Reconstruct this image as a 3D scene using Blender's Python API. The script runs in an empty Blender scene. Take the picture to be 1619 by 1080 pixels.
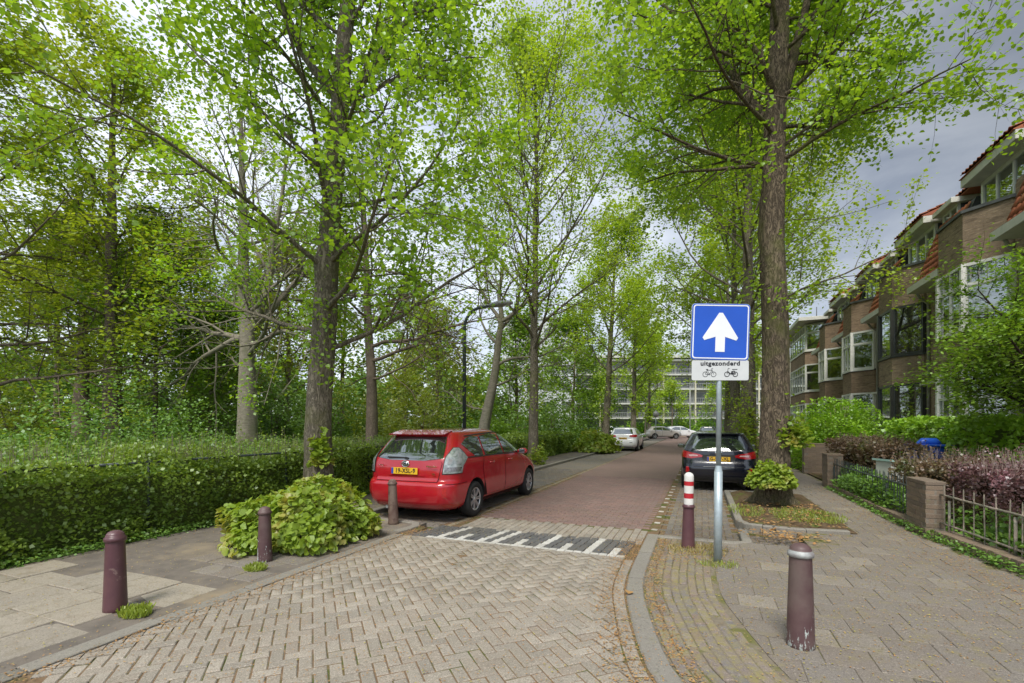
import bpy, math, random
import numpy as np
from mathutils import Vector, Matrix
from mathutils.bvhtree import BVHTree
from mathutils.geometry import delaunay_2d_cdt

S = bpy.context.scene
COL = S.collection
# ------------------------------------------------------------------ camera
YAW = math.radians(21.96)
EYE = 1.55
cam_d = bpy.data.cameras.new('camera')
cam_d.lens = 16.54; cam_d.sensor_width = 36.0; cam_d.sensor_fit = 'HORIZONTAL'
cam_d.shift_y = (672 - 540) / 1619.0
cam_d.clip_start = 0.05; cam_d.clip_end = 3000
cam = bpy.data.objects.new('camera', cam_d); COL.objects.link(cam)
cam.location = (0, 0, EYE); cam.rotation_euler = (math.radians(90), 0, YAW)
S.camera = cam
# ------------------------------------------------------------------ sky: overcast cloud over a Nishita sky
W = bpy.data.worlds.new('World'); S.world = W; W.use_nodes = True
wt = W.node_tree; wn = wt.nodes; wl = wt.links
for n in list(wn): wn.remove(n)
w_out = wn.new('ShaderNodeOutputWorld'); w_bg = wn.new('ShaderNodeBackground')
w_sky = wn.new('ShaderNodeTexSky'); w_sky.sky_type = 'NISHITA'; w_sky.sun_disc = False
SUN_EL, SUN_AZ = math.radians(56), math.radians(176)      # azimuth clockwise from the road direction
w_sky.sun_elevation = SUN_EL; w_sky.sun_rotation = SUN_AZ
w_mul = wn.new('ShaderNodeVectorMath'); w_mul.operation = 'SCALE'; w_mul.inputs['Scale'].default_value = 0.06
w_tc = wn.new('ShaderNodeTexCoord')
w_map = wn.new('ShaderNodeMapping'); w_map.inputs['Scale'].default_value = (1.1, 1.1, 2.6)
w_n1 = wn.new('ShaderNodeTexNoise'); w_n1.inputs['Scale'].default_value = 3.0; w_n1.inputs['Detail'].default_value = 6; w_n1.inputs['Roughness'].default_value = .55
w_n1.inputs['Distortion'].default_value = .35
w_cr = wn.new('ShaderNodeValToRGB')
w_cr.color_ramp.elements[0].position = .37; w_cr.color_ramp.elements[0].color = (.18, .20, .24, 1)
w_cr.color_ramp.elements[1].position = .62; w_cr.color_ramp.elements[1].color = (.32, .34, .37, 1)
# a heavier bank of cloud stands over the houses
w_dot = wn.new('ShaderNodeVectorMath'); w_dot.operation = 'DOT_PRODUCT'
w_dot.inputs[1].default_value = (.62, .50, .60)
w_mr = wn.new('ShaderNodeMapRange'); w_mr.inputs['From Min'].default_value = .42; w_mr.inputs['From Max'].default_value = .92
w_mr.inputs['To Min'].default_value = 1.08; w_mr.inputs['To Max'].default_value = .30
w_m2 = wn.new('ShaderNodeVectorMath'); w_m2.operation = 'SCALE'
w_mix = wn.new('ShaderNodeMix'); w_mix.data_type = 'RGBA'; w_mix.inputs[0].default_value = .88
wl.new(w_sky.outputs[0], w_mul.inputs[0])
wl.new(w_tc.outputs['Generated'], w_map.inputs[0]); wl.new(w_map.outputs[0], w_n1.inputs['Vector'])
wl.new(w_n1.outputs[0], w_cr.inputs[0]); wl.new(w_tc.outputs['Generated'], w_dot.inputs[0])
wl.new(w_dot.outputs['Value'], w_mr.inputs['Value']); wl.new(w_cr.outputs[0], w_m2.inputs[0]); wl.new(w_mr.outputs[0], w_m2.inputs['Scale'])
wl.new(w_mul.outputs[0], w_mix.inputs[6]); wl.new(w_m2.outputs[0], w_mix.inputs[7])
wl.new(w_mix.outputs[2], w_bg.inputs[0]); w_bg.inputs[1].default_value = 1.0
wl.new(w_bg.outputs[0], w_out.inputs[0])
# ------------------------------------------------------------------ sun behind thin cloud
sd = bpy.data.lights.new('sun', 'SUN'); sd.energy = 1.1; sd.angle = math.radians(20); sd.color = (1, .95, .87)
so = bpy.data.objects.new('sun', sd); COL.objects.link(so)
_sv = Vector((math.sin(SUN_AZ) * math.cos(SUN_EL), math.cos(SUN_AZ) * math.cos(SUN_EL), math.sin(SUN_EL)))
so.rotation_euler = _sv.to_track_quat('Z', 'Y').to_euler(); so.location = (20, 0, 40)
S.view_settings.view_transform = 'Standard'; S.view_settings.look = 'None'
S.view_settings.exposure = 1.85; S.view_settings.gamma = 1.0; S.view_settings.use_curve_mapping = False
S.render.engine = 'CYCLES'
try:
    S.cycles.max_bounces = 7; S.cycles.diffuse_bounces = 3; S.cycles.glossy_bounces = 3; S.cycles.transmission_bounces = 4
    S.cycles.transparent_max_bounces = 8; S.cycles.use_denoising = True; S.cycles.sample_clamp_indirect = 6
except Exception: pass

rng = np.random.default_rng(7)
random.seed(7)

# ------------------------------------------------------------------ materials
MATS = {}
def _base(name):
    m = bpy.data.materials.new(name); m.use_nodes = True
    nt = m.node_tree
    for n in list(nt.nodes): nt.nodes.remove(n)
    o = nt.nodes.new('ShaderNodeOutputMaterial'); MATS[name] = m
    return m, nt, o
def rgb(c): return (c[0], c[1], c[2], 1)
def mixc(nt, fac, a, b, mode='MIX'):
    n = nt.nodes.new('ShaderNodeMix'); n.data_type = 'RGBA'; n.blend_type = mode
    for i, v in ((0, fac), (6, a), (7, b)):
        if hasattr(v, 'links') or hasattr(v, 'is_linked'): nt.links.new(v, n.inputs[i])
        elif i == 0: n.inputs[0].default_value = v
        else: n.inputs[i].default_value = rgb(v)
    return n.outputs[2]
def noise(nt, vec, scale, detail=4, rough=.55, dist=0.):
    n = nt.nodes.new('ShaderNodeTexNoise'); n.inputs['Scale'].default_value = scale; n.inputs['Detail'].default_value = detail
    n.inputs['Roughness'].default_value = rough; n.inputs['Distortion'].default_value = dist
    nt.links.new(vec, n.inputs['Vector']); return n.outputs[0]
def ramp(nt, v, a, b, ca=0., cb=1.):
    n = nt.nodes.new('ShaderNodeMapRange'); n.inputs['From Min'].default_value = a; n.inputs['From Max'].default_value = b
    n.inputs['To Min'].default_value = ca; n.inputs['To Max'].default_value = cb; nt.links.new(v, n.inputs['Value']); return n.outputs[0]
def math_(nt, op, a, b=None):
    n = nt.nodes.new('ShaderNodeMath'); n.operation = op
    for i, v in ((0, a), (1, b)):
        if v is None: continue
        if hasattr(v, 'is_linked'): nt.links.new(v, n.inputs[i])
        else: n.inputs[i].default_value = v
    return n.outputs[0]
def pos(nt, local=False, scale=None):
    if local:
        n = nt.nodes.new('ShaderNodeTexCoord'); o = n.outputs['Object']
    else:
        n = nt.nodes.new('ShaderNodeNewGeometry'); o = n.outputs['Position']
    if scale:
        m = nt.nodes.new('ShaderNodeMapping'); m.inputs['Scale'].default_value = scale; nt.links.new(o, m.inputs[0]); o = m.outputs[0]
    return o
def rnd(nt):
    """one random number per loose piece and per object"""
    g = nt.nodes.new('ShaderNodeNewGeometry'); i = nt.nodes.new('ShaderNodeObjectInfo')
    return math_(nt, 'FRACT', math_(nt, 'ADD', g.outputs['Random Per Island'], i.outputs['Random']))
def surf(nt, out, col, rough=.8, metal=0., spec=.5, bump=None, bstr=.3, bdist=.01, coat=0., alpha=None):
    p = nt.nodes.new('ShaderNodeBsdfPrincipled')
    if hasattr(col, 'is_linked'): nt.links.new(col, p.inputs['Base Color'])
    else: p.inputs['Base Color'].default_value = rgb(col)
    if hasattr(rough, 'is_linked'): nt.links.new(rough, p.inputs['Roughness'])
    else: p.inputs['Roughness'].default_value = rough
    p.inputs['Metallic'].default_value = metal; p.inputs['Specular IOR Level'].default_value = spec
    p.inputs['Coat Weight'].default_value = coat; p.inputs['Coat Roughness'].default_value = .03
    if bump is not None:
        b = nt.nodes.new('ShaderNodeBump'); b.inputs['Strength'].default_value = bstr; b.inputs['Distance'].default_value = bdist
        nt.links.new(bump, b.inputs['Height']); nt.links.new(b.outputs[0], p.inputs['Normal'])
    if out is not None: nt.links.new(p.outputs[0], out.inputs[0])
    return p
def M_plain(name, a, b=None, scale=6., rough=.7, metal=0., spec=.5, bump=.2, var=.0, c=None, cth=(.58, .7), cscale=2., coat=0., fine=60., local=False, bdist=.006):
    """two tones of noise, an optional third patchy tone, per piece variation and fine relief"""
    m, nt, o = _base(name); P = pos(nt, local)
    b = b or tuple(x * .8 for x in a)
    n1 = noise(nt, P, scale, 5, .6)
    col = mixc(nt, ramp(nt, n1, .35, .65), a, b)
    if c: col = mixc(nt, ramp(nt, noise(nt, P, cscale, 5, .65, .3), cth[0], cth[1]), col, c)
    if var:
        r = rnd(nt); v = ramp(nt, r, 0, 1, 1 - var, 1 + var)
        vm = nt.nodes.new('ShaderNodeVectorMath'); vm.operation = 'SCALE'; nt.links.new(col, vm.inputs[0]); nt.links.new(v, vm.inputs['Scale']); col = vm.outputs[0]
    surf(nt, o, col, rough, metal, spec, noise(nt, P, fine, 4, .7) if bump else None, bump, bdist, coat)
    return m
def M_stone(name, tones, speck=.35, speck_scale=260., var=.12, rough=.9, moss=None, moss_th=(.6, .75), grime=None, bump=.5, stain_scale=1.3, moss_scale=7.):
    """pavers: each piece one of several tones, coarse aggregate specks, moss and grime in patches"""
    m, nt, o = _base(name); P = pos(nt)
    cr = nt.nodes.new('ShaderNodeValToRGB'); r = rnd(nt); nt.links.new(r, cr.inputs[0])
    e = cr.color_ramp.elements; cr.color_ramp.interpolation = 'LINEAR'
    e[0].color = rgb(tones[0]); e[1].color = rgb(tones[-1])
    for i, t in enumerate(tones[1:-1]): q = e.new((i + 1) / (len(tones) - 1)); q.color = rgb(t)
    col = cr.outputs[0]
    sp = noise(nt, P, speck_scale, 3, .7)
    vm = nt.nodes.new('ShaderNodeVectorMath'); vm.operation = 'SCALE'; nt.links.new(col, vm.inputs[0])
    nt.links.new(ramp(nt, sp, .36, .64, 1 - speck, 1 + speck), vm.inputs['Scale']); col = vm.outputs[0]
    big = noise(nt, P, stain_scale, 5, .6)
    col = mixc(nt, ramp(nt, big, .35, .7, 0., .45), col, grime or tuple(x * .72 for x in tones[0]))
    col = mixc(nt, ramp(nt, noise(nt, P, 55, 2, .6), .57, .66, 0, .5), col, tuple(x * .45 for x in tones[0]))
    col = mixc(nt, ramp(nt, noise(nt, P, 75, 2, .6, .2), .60, .68, 0, .5), col, tuple(min(.8, x * 1.7) for x in tones[-1]))
    if moss: col = mixc(nt, ramp(nt, noise(nt, P, moss_scale, 6, .7), moss_th[0], moss_th[1], 0, .8), col, moss)
    surf(nt, o, col, rough, 0, .3, sp, bump, .004)
    return m
def M_leaf(name, a, b, trans=.45, c=None, cs=.6, gloss=.05, tr=(1.25, 1.15, .5)):
    m, nt, o = _base(name)
    g = nt.nodes.new('ShaderNodeNewGeometry'); P = g.outputs['Position']
    col = mixc(nt, g.outputs['Random Per Island'], a, b)
    if c: col = mixc(nt, ramp(nt, noise(nt, P, cs, 3, .6), .5, .68), col, c)
    d = nt.nodes.new('ShaderNodeBsdfDiffuse'); t = nt.nodes.new('ShaderNodeBsdfTranslucent'); gl = nt.nodes.new('ShaderNodeBsdfGlossy')
    gl.inputs['Roughness'].default_value = .45; gl.inputs['Color'].default_value = (.9, .95, 1, 1)
    tm = nt.nodes.new('ShaderNodeVectorMath'); tm.operation = 'MULTIPLY'; tm.inputs[1].default_value = tr
    nt.links.new(col, tm.inputs[0]); nt.links.new(col, d.inputs[0]); nt.links.new(tm.outputs[0], t.inputs[0])
    m1 = nt.nodes.new('ShaderNodeMixShader'); m1.inputs[0].default_value = trans
    m2 = nt.nodes.new('ShaderNodeMixShader'); m2.inputs[0].default_value = gloss
    nt.links.new(d.outputs[0], m1.inputs[1]); nt.links.new(t.outputs[0], m1.inputs[2])
    nt.links.new(m1.outputs[0], m2.inputs[1]); nt.links.new(gl.outputs[0], m2.inputs[2]); nt.links.new(m2.outputs[0], o.inputs[0])
    return m
def M_bark(name, a, b, moss=None, vs=1., ridge=True, bump=.8, bd=.03):
    m, nt, o = _base(name); a = tuple(x * 1.4 for x in a); b = tuple(x * 1.5 for x in b)
    P = pos(nt, False, (9 * vs, 9 * vs, 1.6 * vs) if ridge else (3, 3, 7)); Q = pos(nt)
    n1 = noise(nt, P, 2.2, 6, .65, .8); n2 = noise(nt, Q, 1.3, 4, .6)
    if ridge:
        cr_ = math_(nt, 'ABSOLUTE', math_(nt, 'SUBTRACT', noise(nt, pos(nt, False, (8 * vs, 8 * vs, 2.4 * vs)), 2.0, 5, .6, 1.4), .5))
        n1 = math_(nt, 'MULTIPLY', n1, ramp(nt, cr_, .0, .09, .35, 1.15))
    col = mixc(nt, ramp(nt, n1, .22 if ridge else .36, .60), b, a)
    if moss: col = mixc(nt, ramp(nt, n2, .50, .66, 0, .7), col, moss)
    else: col = mixc(nt, ramp(nt, n2, .50, .7, 0, .5), col, tuple(x * 1.35 for x in a))
    surf(nt, o, col, .92, 0, .2, n1, bump, bd)
    return m
def M_brickwall(name, tones, mortar, bw=.21, bh=.062):
    """far brickwork: running bond laid in real size on any upright face"""
    m, nt, o = _base(name); g = pos(nt)
    s = nt.nodes.new('ShaderNodeSeparateXYZ'); nt.links.new(g, s.inputs[0])
    c = nt.nodes.new('ShaderNodeCombineXYZ'); nt.links.new(math_(nt, 'SUBTRACT', s.outputs[1], s.outputs[0]), c.inputs[0]); nt.links.new(s.outputs[2], c.inputs[1])
    bt = nt.nodes.new('ShaderNodeTexBrick'); nt.links.new(c.outputs[0], bt.inputs['Vector'])
    bt.inputs['Scale'].default_value = 1.; bt.inputs['Brick Width'].default_value = bw; bt.inputs['Row Height'].default_value = bh
    bt.inputs['Mortar Size'].default_value = .006; bt.inputs['Color1'].default_value = rgb(tones[0]); bt.inputs['Color2'].default_value = rgb(tones[1])
    bt.inputs['Mortar'].default_value = rgb(mortar); bt.inputs['Bias'].default_value = -.1
    col = mixc(nt, ramp(nt, noise(nt, g, .9, 5, .6), .42, .7, 0, .6), bt.outputs[0], tones[2])
    col = mixc(nt, ramp(nt, noise(nt, g, 9, 3, .6), .5, .75, 0, .35), col, tones[3])
    mp = nt.nodes.new('ShaderNodeMapping'); mp.inputs['Scale'].default_value = (1.6, 1.6, 13.); nt.links.new(g, mp.inputs[0])
    col = mixc(nt, ramp(nt, noise(nt, mp.outputs[0], 1.2, 4, .7), .52, .62, 0, .55), col, tuple(x * .5 for x in tones[2]))
    col = mixc(nt, ramp(nt, noise(nt, mp.outputs[0], 1.9, 4, .7), .56, .64, 0, .5), col, tuple(x * 1.2 for x in tones[3]))
    surf(nt, o, col, .9, 0, .25, math_(nt, 'MULTIPLY', bt.outputs['Fac'], -1.), .8, .012)
    return m
def M_glass(name, tint=(.03, .045, .04), refl=.35, see=.0):
    m, nt, o = _base(name)
    p = surf(nt, None, tint, .04, 0, .9)
    fr = nt.nodes.new('ShaderNodeFresnel'); fr.inputs['IOR'].default_value = 1.6
    gl = nt.nodes.new('ShaderNodeBsdfGlossy'); gl.inputs['Roughness'].default_value = .02; gl.inputs['Color'].default_value = (.9, .97, .95, 1)
    wv = nt.nodes.new('ShaderNodeBump'); wv.inputs['Strength'].default_value = .12; wv.inputs['Distance'].default_value = .02
    nt.links.new(noise(nt, pos(nt), 1.6, 2, .5), wv.inputs['Height']); nt.links.new(wv.outputs[0], gl.inputs['Normal'])
    base = p.outputs[0]
    if see:
        t = nt.nodes.new('ShaderNodeBsdfTransparent'); t.inputs[0].default_value = (.8, .88, .85, 1)
        ms = nt.nodes.new('ShaderNodeMixShader'); ms.inputs[0].default_value = see
        nt.links.new(base, ms.inputs[1]); nt.links.new(t.outputs[0], ms.inputs[2]); base = ms.outputs[0]
    mx = nt.nodes.new('ShaderNodeMixShader'); nt.links.new(ramp(nt, fr.outputs[0], 0, 1, refl, 1.), mx.inputs[0])
    nt.links.new(base, mx.inputs[1]); nt.links.new(gl.outputs[0], mx.inputs[2]); nt.links.new(mx.outputs[0], o.inputs[0])
    return m
def M_paint(name, c, rough=.25, coat=1., flake=.0, dirt=.12, metal=0.):
    m, nt, o = _base(name); P = pos(nt)
    col = mixc(nt, ramp(nt, noise(nt, P, 2.2, 5, .65), .45, .75, 0, dirt), c, (.25, .22, .18))
    surf(nt, o, col, rough, metal, .5, None, coat=coat)
    return m

# ------------------------------------------------------------------ mesh helpers
def link(o, parent=None):
    COL.objects.link(o)
    if parent is not None: o.parent = parent
    return o
def mesh_np(name, V, F, mat, parent=None, smooth=False, loc=None, mi=None):
    """V (n,3), F (m,k) all faces alike"""
    V = np.asarray(V, dtype=np.float32); F = np.asarray(F, dtype=np.int32)
    me = bpy.data.meshes.new(name); me.vertices.add(len(V)); me.vertices.foreach_set('co', V.ravel())
    k = F.shape[1]; me.loops.add(F.size); me.loops.foreach_set('vertex_index', F.ravel())
    me.polygons.add(len(F)); me.polygons.foreach_set('loop_start', np.arange(0, F.size, k, dtype=np.int32))
    try: me.polygons.foreach_set('loop_total', np.full(len(F), k, dtype=np.int32))
    except Exception: pass
    if smooth: me.polygons.foreach_set('use_smooth', np.ones(len(F), dtype=bool))
    for m in (mat if isinstance(mat, (list, tuple)) else [mat]): me.materials.append(m)
    if mi is not None: me.polygons.foreach_set('material_index', np.asarray(mi, dtype=np.int32))
    me.update(calc_edges=True)
    o = bpy.data.objects.new(name, me)
    if loc is not None: o.location = loc
    return link(o, parent)
class MB:
    def __init__(s): s.v = []; s.f = []; s.sm = []
    def add(s, vs, fs, smooth=False):
        b = len(s.v); s.v += [tuple(v) for v in vs]; s.f += [tuple(b + i for i in f) for f in fs]; s.sm += [smooth] * len(fs); return s
    def box(s, x0, x1, y0, y1, z0, z1, bev=0.):
        if bev:
            b = bev; vs = []
            # chamfered box: 24 points
            for sx, X in ((-1, x0), (1, x1)):
                for sy, Y in ((-1, y0), (1, y1)):
                    for sz, Z in ((-1, z0), (1, z1)):
                        vs += [(X, Y - sy * b, Z - sz * b), (X - sx * b, Y, Z - sz * b), (X - sx * b, Y - sy * b, Z)]
            def ix(i, j, k, c): return ((i * 2 + j) * 2 + k) * 3 + c
            fs = [(ix(0,0,0,0), ix(0,0,1,0), ix(0,1,1,0), ix(0,1,0,0)), (ix(1,0,0,0), ix(1,1,0,0), ix(1,1,1,0), ix(1,0,1,0)),
                  (ix(0,0,0,1), ix(1,0,0,1), ix(1,0,1,1), ix(0,0,1,1)), (ix(0,1,0,1), ix(0,1,1,1), ix(1,1,1,1), ix(1,1,0,1)),
                  (ix(0,0,0,2), ix(0,1,0,2), ix(1,1,0,2), ix(1,0,0,2)), (ix(0,0,1,2), ix(1,0,1,2), ix(1,1,1,2), ix(0,1,1,2))]
            for i in (0, 1):
                for j in (0, 1):
                    fs.append((ix(i,j,0,0), ix(i,j,0,1), ix(i,j,1,1), ix(i,j,1,0)))
                    fs.append((ix(i,0,j,0), ix(i,1,j,0), ix(i,1,j,2), ix(i,0,j,2)))
                    fs.append((ix(0,i,j,1), ix(0,i,j,2), ix(1,i,j,2), ix(1,i,j,1)))
                    for k in (0, 1): fs.append((ix(i,j,k,0), ix(i,j,k,1), ix(i,j,k,2)))
            s.add(vs, fs); return s
        s.add([(x0,y0,z0),(x1,y0,z0),(x1,y1,z0),(x0,y1,z0),(x0,y0,z1),(x1,y0,z1),(x1,y1,z1),(x0,y1,z1)],
              [(0,3,2,1),(4,5,6,7),(0,1,5,4),(1,2,6,5),(2,3,7,6),(3,0,4,7)]); return s
    def prism(s, poly, z0, z1):
        n = len(poly); a = sum(poly[i][0]*poly[(i+1)%n][1]-poly[(i+1)%n][0]*poly[i][1] for i in range(n))
        if a < 0: poly = poly[::-1]
        s.add([(p[0],p[1],z0) for p in poly] + [(p[0],p[1],z1) for p in poly],
              [tuple(range(n-1,-1,-1)), tuple(range(n,2*n))] + [(i,(i+1)%n,n+(i+1)%n,n+i) for i in range(n)]); return s
    def bar(s, p, q, w, h=None, up=(0,0,1)):
        """square bar from p to q"""
        h = h or w; p = Vector(p); q = Vector(q); d = (q-p).normalized(); u = Vector(up)
        if abs(d.dot(u)) > .95: u = Vector((1,0,0))
        a = d.cross(u).normalized()*w/2; b = d.cross(a).normalized()*h/2
        s.add([p-a-b,p+a-b,p+a+b,p-a+b,q-a-b,q+a-b,q+a+b,q-a+b],[(0,3,2,1),(4,5,6,7),(0,1,5,4),(1,2,6,5),(2,3,7,6),(3,0,4,7)]); return s
    def tube(s, pts, r, n=10, cap=True):
        pts = [Vector(p) for p in pts]; rs = r if hasattr(r,'__len__') else [r]*len(pts)
        t0 = (pts[-1]-pts[0]).normalized(); ref = Vector((0,0,1)) if abs(t0.z)<.9 else Vector((1,0,0))
        base=len(s.v)
        for i,p in enumerate(pts):
            t = (pts[min(i+1,len(pts)-1)]-pts[max(i-1,0)]).normalized()
            a = t.cross(ref)
            if a.length<1e-4: a = t.cross(Vector((0,1,0)))
            a.normalize(); b = t.cross(a); ref = a.cross(t)
            for k in range(n):
                w = 2*math.pi*k/n; s.v.append(tuple(p+(a*math.cos(w)+b*math.sin(w))*rs[i]))
        for i in range(len(pts)-1):
            for k in range(n): s.f.append((base+i*n+k, base+i*n+(k+1)%n, base+(i+1)*n+(k+1)%n, base+(i+1)*n+k)); s.sm.append(True)
        if cap:
            s.f.append(tuple(base+k for k in range(n))[::-1]); s.f.append(tuple(base+(len(pts)-1)*n+k for k in range(n))); s.sm += [False]*2
        return s
    def lathe(s, prof, n=24, c=(0,0,0), axis='z'):
        base=len(s.v)
        for (r,z) in prof:
            for k in range(n):
                a=2*math.pi*k/n; x,y=r*math.cos(a),r*math.sin(a)
                p={'z':(x,y,z),'y':(x,z,y),'x':(z,x,y)}[axis]; s.v.append((c[0]+p[0],c[1]+p[1],c[2]+p[2]))
        for i in range(len(prof)-1):
            for k in range(n):
                f=(base+i*n+k, base+i*n+(k+1)%n, base+(i+1)*n+(k+1)%n, base+(i+1)*n+k)
                s.f.append(f if axis!='y' else f[::-1]); s.sm.append(True)
        return s
    def build(s, name, mat, parent=None, loc=None, smooth=None):
        me = bpy.data.meshes.new(name); me.from_pydata(s.v, [], s.f)
        for m in (mat if isinstance(mat,(list,tuple)) else [mat]): me.materials.append(m)
        me.polygons.foreach_set('use_smooth', s.sm if smooth is None else [smooth]*len(s.f)); me.update()
        o = bpy.data.objects.new(name, me)
        if loc is not None: o.location = loc
        return link(o, parent)
def tag(o, label=None, cat=None, group=None, kind=None):
    if label: o['label'] = label
    if cat: o['category'] = cat
    if group: o['group'] = group
    if kind: o['kind'] = kind
    return o
def empty(name, loc=(0,0,0), rz=0., label=None, cat=None, group=None):
    o = bpy.data.objects.new(name, None); o.location = loc; o.rotation_euler = (0,0,rz); o.empty_display_size = .2
    link(o); return tag(o, label, cat, group)
def struct(o, label=None): o['kind'] = 'structure'; return tag(o, label)
def copy_tree(o, parent=None):
    c = o.copy(); COL.objects.link(c); c.parent = parent
    for ch in list(o.children): copy_tree(ch, c)
    return c
def text(name, s, size, mat, parent, loc, rot=(math.pi/2,0,0), depth=.002, bold=0., align='CENTER', sx=1.):
    cu = bpy.data.curves.new(name, 'FONT'); cu.body = s; cu.size = size; cu.extrude = depth; cu.offset = bold
    cu.align_x = align; cu.align_y = 'CENTER'; cu.resolution_u = 3; cu.space_character = 1.08
    t = bpy.data.objects.new(name, cu); COL.objects.link(t)
    dg = bpy.context.evaluated_depsgraph_get(); dg.update()
    me = bpy.data.meshes.new_from_object(t.evaluated_get(dg)); bpy.data.objects.remove(t)
    me.materials.clear(); me.materials.append(mat); me.name = name
    o = bpy.data.objects.new(name, me); o.location = loc; o.rotation_euler = rot; o.scale = (sx,1,1)
    return link(o, parent)

# ------------------------------------------------------------------ leaves and branches
LEAF = {
 'kite': (np.array([(0,0,0),(-.42,.45,.08),(0,1,0),(.42,.45,.08)]), [(0,3,2,1)]),
 'lime': (np.array([(0,0,0),(-.46,.18,.10),(-.42,.62,.10),(0,1.0,-.06),(.42,.62,.10),(.46,.18,.10)]), [(0,3,2,1),(0,5,4,3)]),
 'blade': (np.array([(-.06,0,0),(.06,0,0),(.04,.6,.05),(-.04,.6,.05)]), [(0,1,2,3)]),
}
def leaf_geo(P, D, U, size, shape):
    """P points, D leaf direction, U up-ish normal -> V,F"""
    tv, tf = LEAF[shape]
    D = D/np.linalg.norm(D,axis=1,keepdims=True); R = np.cross(D,U); R /= np.maximum(np.linalg.norm(R,axis=1,keepdims=True),1e-6); N = np.cross(R,D)
    sz = size[:,None,None]
    V = P[:,None,:] + sz*(tv[None,:,0:1]*R[:,None,:] + tv[None,:,1:2]*D[:,None,:] + tv[None,:,2:3]*N[:,None,:])
    n,k = len(P),len(tv)
    F = (np.array(tf)[None,:,:] + (np.arange(n)*k)[:,None,None]).reshape(-1,4)
    return V.reshape(-1,3), F
def leaves(name, P, size, mat, parent=None, shape='kite', r=None, flat=.6, outward=None, jit=.35, droop=.25):
    r = r or rng; n = len(P)
    if n == 0: return None
    D = r.normal(size=(n,3)); D[:,2] = D[:,2]*(1-flat)-droop
    if outward is not None: D = D*.8+outward
    U = r.normal(size=(n,3))*jit; U[:,2] += 1
    sz = size*(r.uniform(.6,1.25,n)) if np.isscalar(size) else size
    V,F = leaf_geo(P,D,U,sz,shape)
    return mesh_np(name,V,F,mat,parent)
def tubes_geo(P, R, S):
    """P (N,K,3) R (N,K)"""
    N,K,_ = P.shape
    T = np.gradient(P,axis=1); T /= np.maximum(np.linalg.norm(T,axis=2,keepdims=True),1e-9)
    m = T.mean(axis=1); ref = np.where(np.abs(m[:,2:3])<.8, np.array([[0,0,1.]]), np.array([[1.,0,0]]))[:,None,:]
    A = np.cross(T,np.broadcast_to(ref,T.shape)); A /= np.maximum(np.linalg.norm(A,axis=2,keepdims=True),1e-9); B = np.cross(T,A)
    w = 2*np.pi*np.arange(S)/S
    V = P[:,:,None,:] + R[:,:,None,None]*(A[:,:,None,:]*np.cos(w)[None,None,:,None] + B[:,:,None,:]*np.sin(w)[None,None,:,None])
    idx = np.arange(N*K*S).reshape(N,K,S)
    a = idx[:,:-1,:]; b = np.roll(a,-1,axis=2); d = idx[:,1:,:]; c = np.roll(d,-1,axis=2)
    return V.reshape(-1,3), np.stack([a,b,c,d],axis=-1).reshape(-1,4)
def spawn(P, R, m, ang, length, K, r, up=.1, jit=.12, tmin=.25, rr=.6, rmin=.004, own=None):
    N,K0,_ = P.shape
    t = tmin+(1-tmin)*(np.arange(m)[None,:]+r.uniform(0,1,(N,m)))/m; t = np.minimum(t,.98)
    f = t*(K0-1); i = np.floor(f).astype(int); fr = (f-i)[...,None]; n = np.arange(N)[:,None]
    p0 = P[n,i]; p1 = P[n,i+1]; p = p0*(1-fr)+p1*fr; T = p1-p0; T /= np.maximum(np.linalg.norm(T,axis=2,keepdims=True),1e-9)
    q = r.normal(size=T.shape); q -= (q*T).sum(-1,keepdims=True)*T; q /= np.linalg.norm(q,axis=2,keepdims=True)
    a = np.radians(r.uniform(ang[0],ang[1],(N,m)))[...,None]
    d = T*np.cos(a)+q*np.sin(a); d[...,2] += up*.5
    L = (length(t,r) if callable(length) else length*r.uniform(.7,1.2,(N,m)))
    if L.shape != t.shape: L = np.broadcast_to(L,t.shape)
    par = np.linalg.norm(P[:,-1]-P[:,0],axis=1)
    rad = (R[n,i]*(1-fr[...,0])+R[n,i+1]*fr[...,0])*rr; rad = np.maximum(rad,rmin)
    p = p.reshape(-1,3); d = d.reshape(-1,3); L = L.reshape(-1); rad = rad.reshape(-1)
    out = [p]; step = (L/(K-1))[:,None]
    for k in range(K-1):
        d = d + r.normal(size=d.shape)*jit; d[:,2] += up; d /= np.linalg.norm(d,axis=1,keepdims=True)
        p = p+d*step; out.append(p)
    Q = np.stack(out,axis=1); tap = np.linspace(1,.25,K)[None,:]
    own = None if own is None else np.repeat(own,m)
    return Q, rad[:,None]*tap, own
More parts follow.
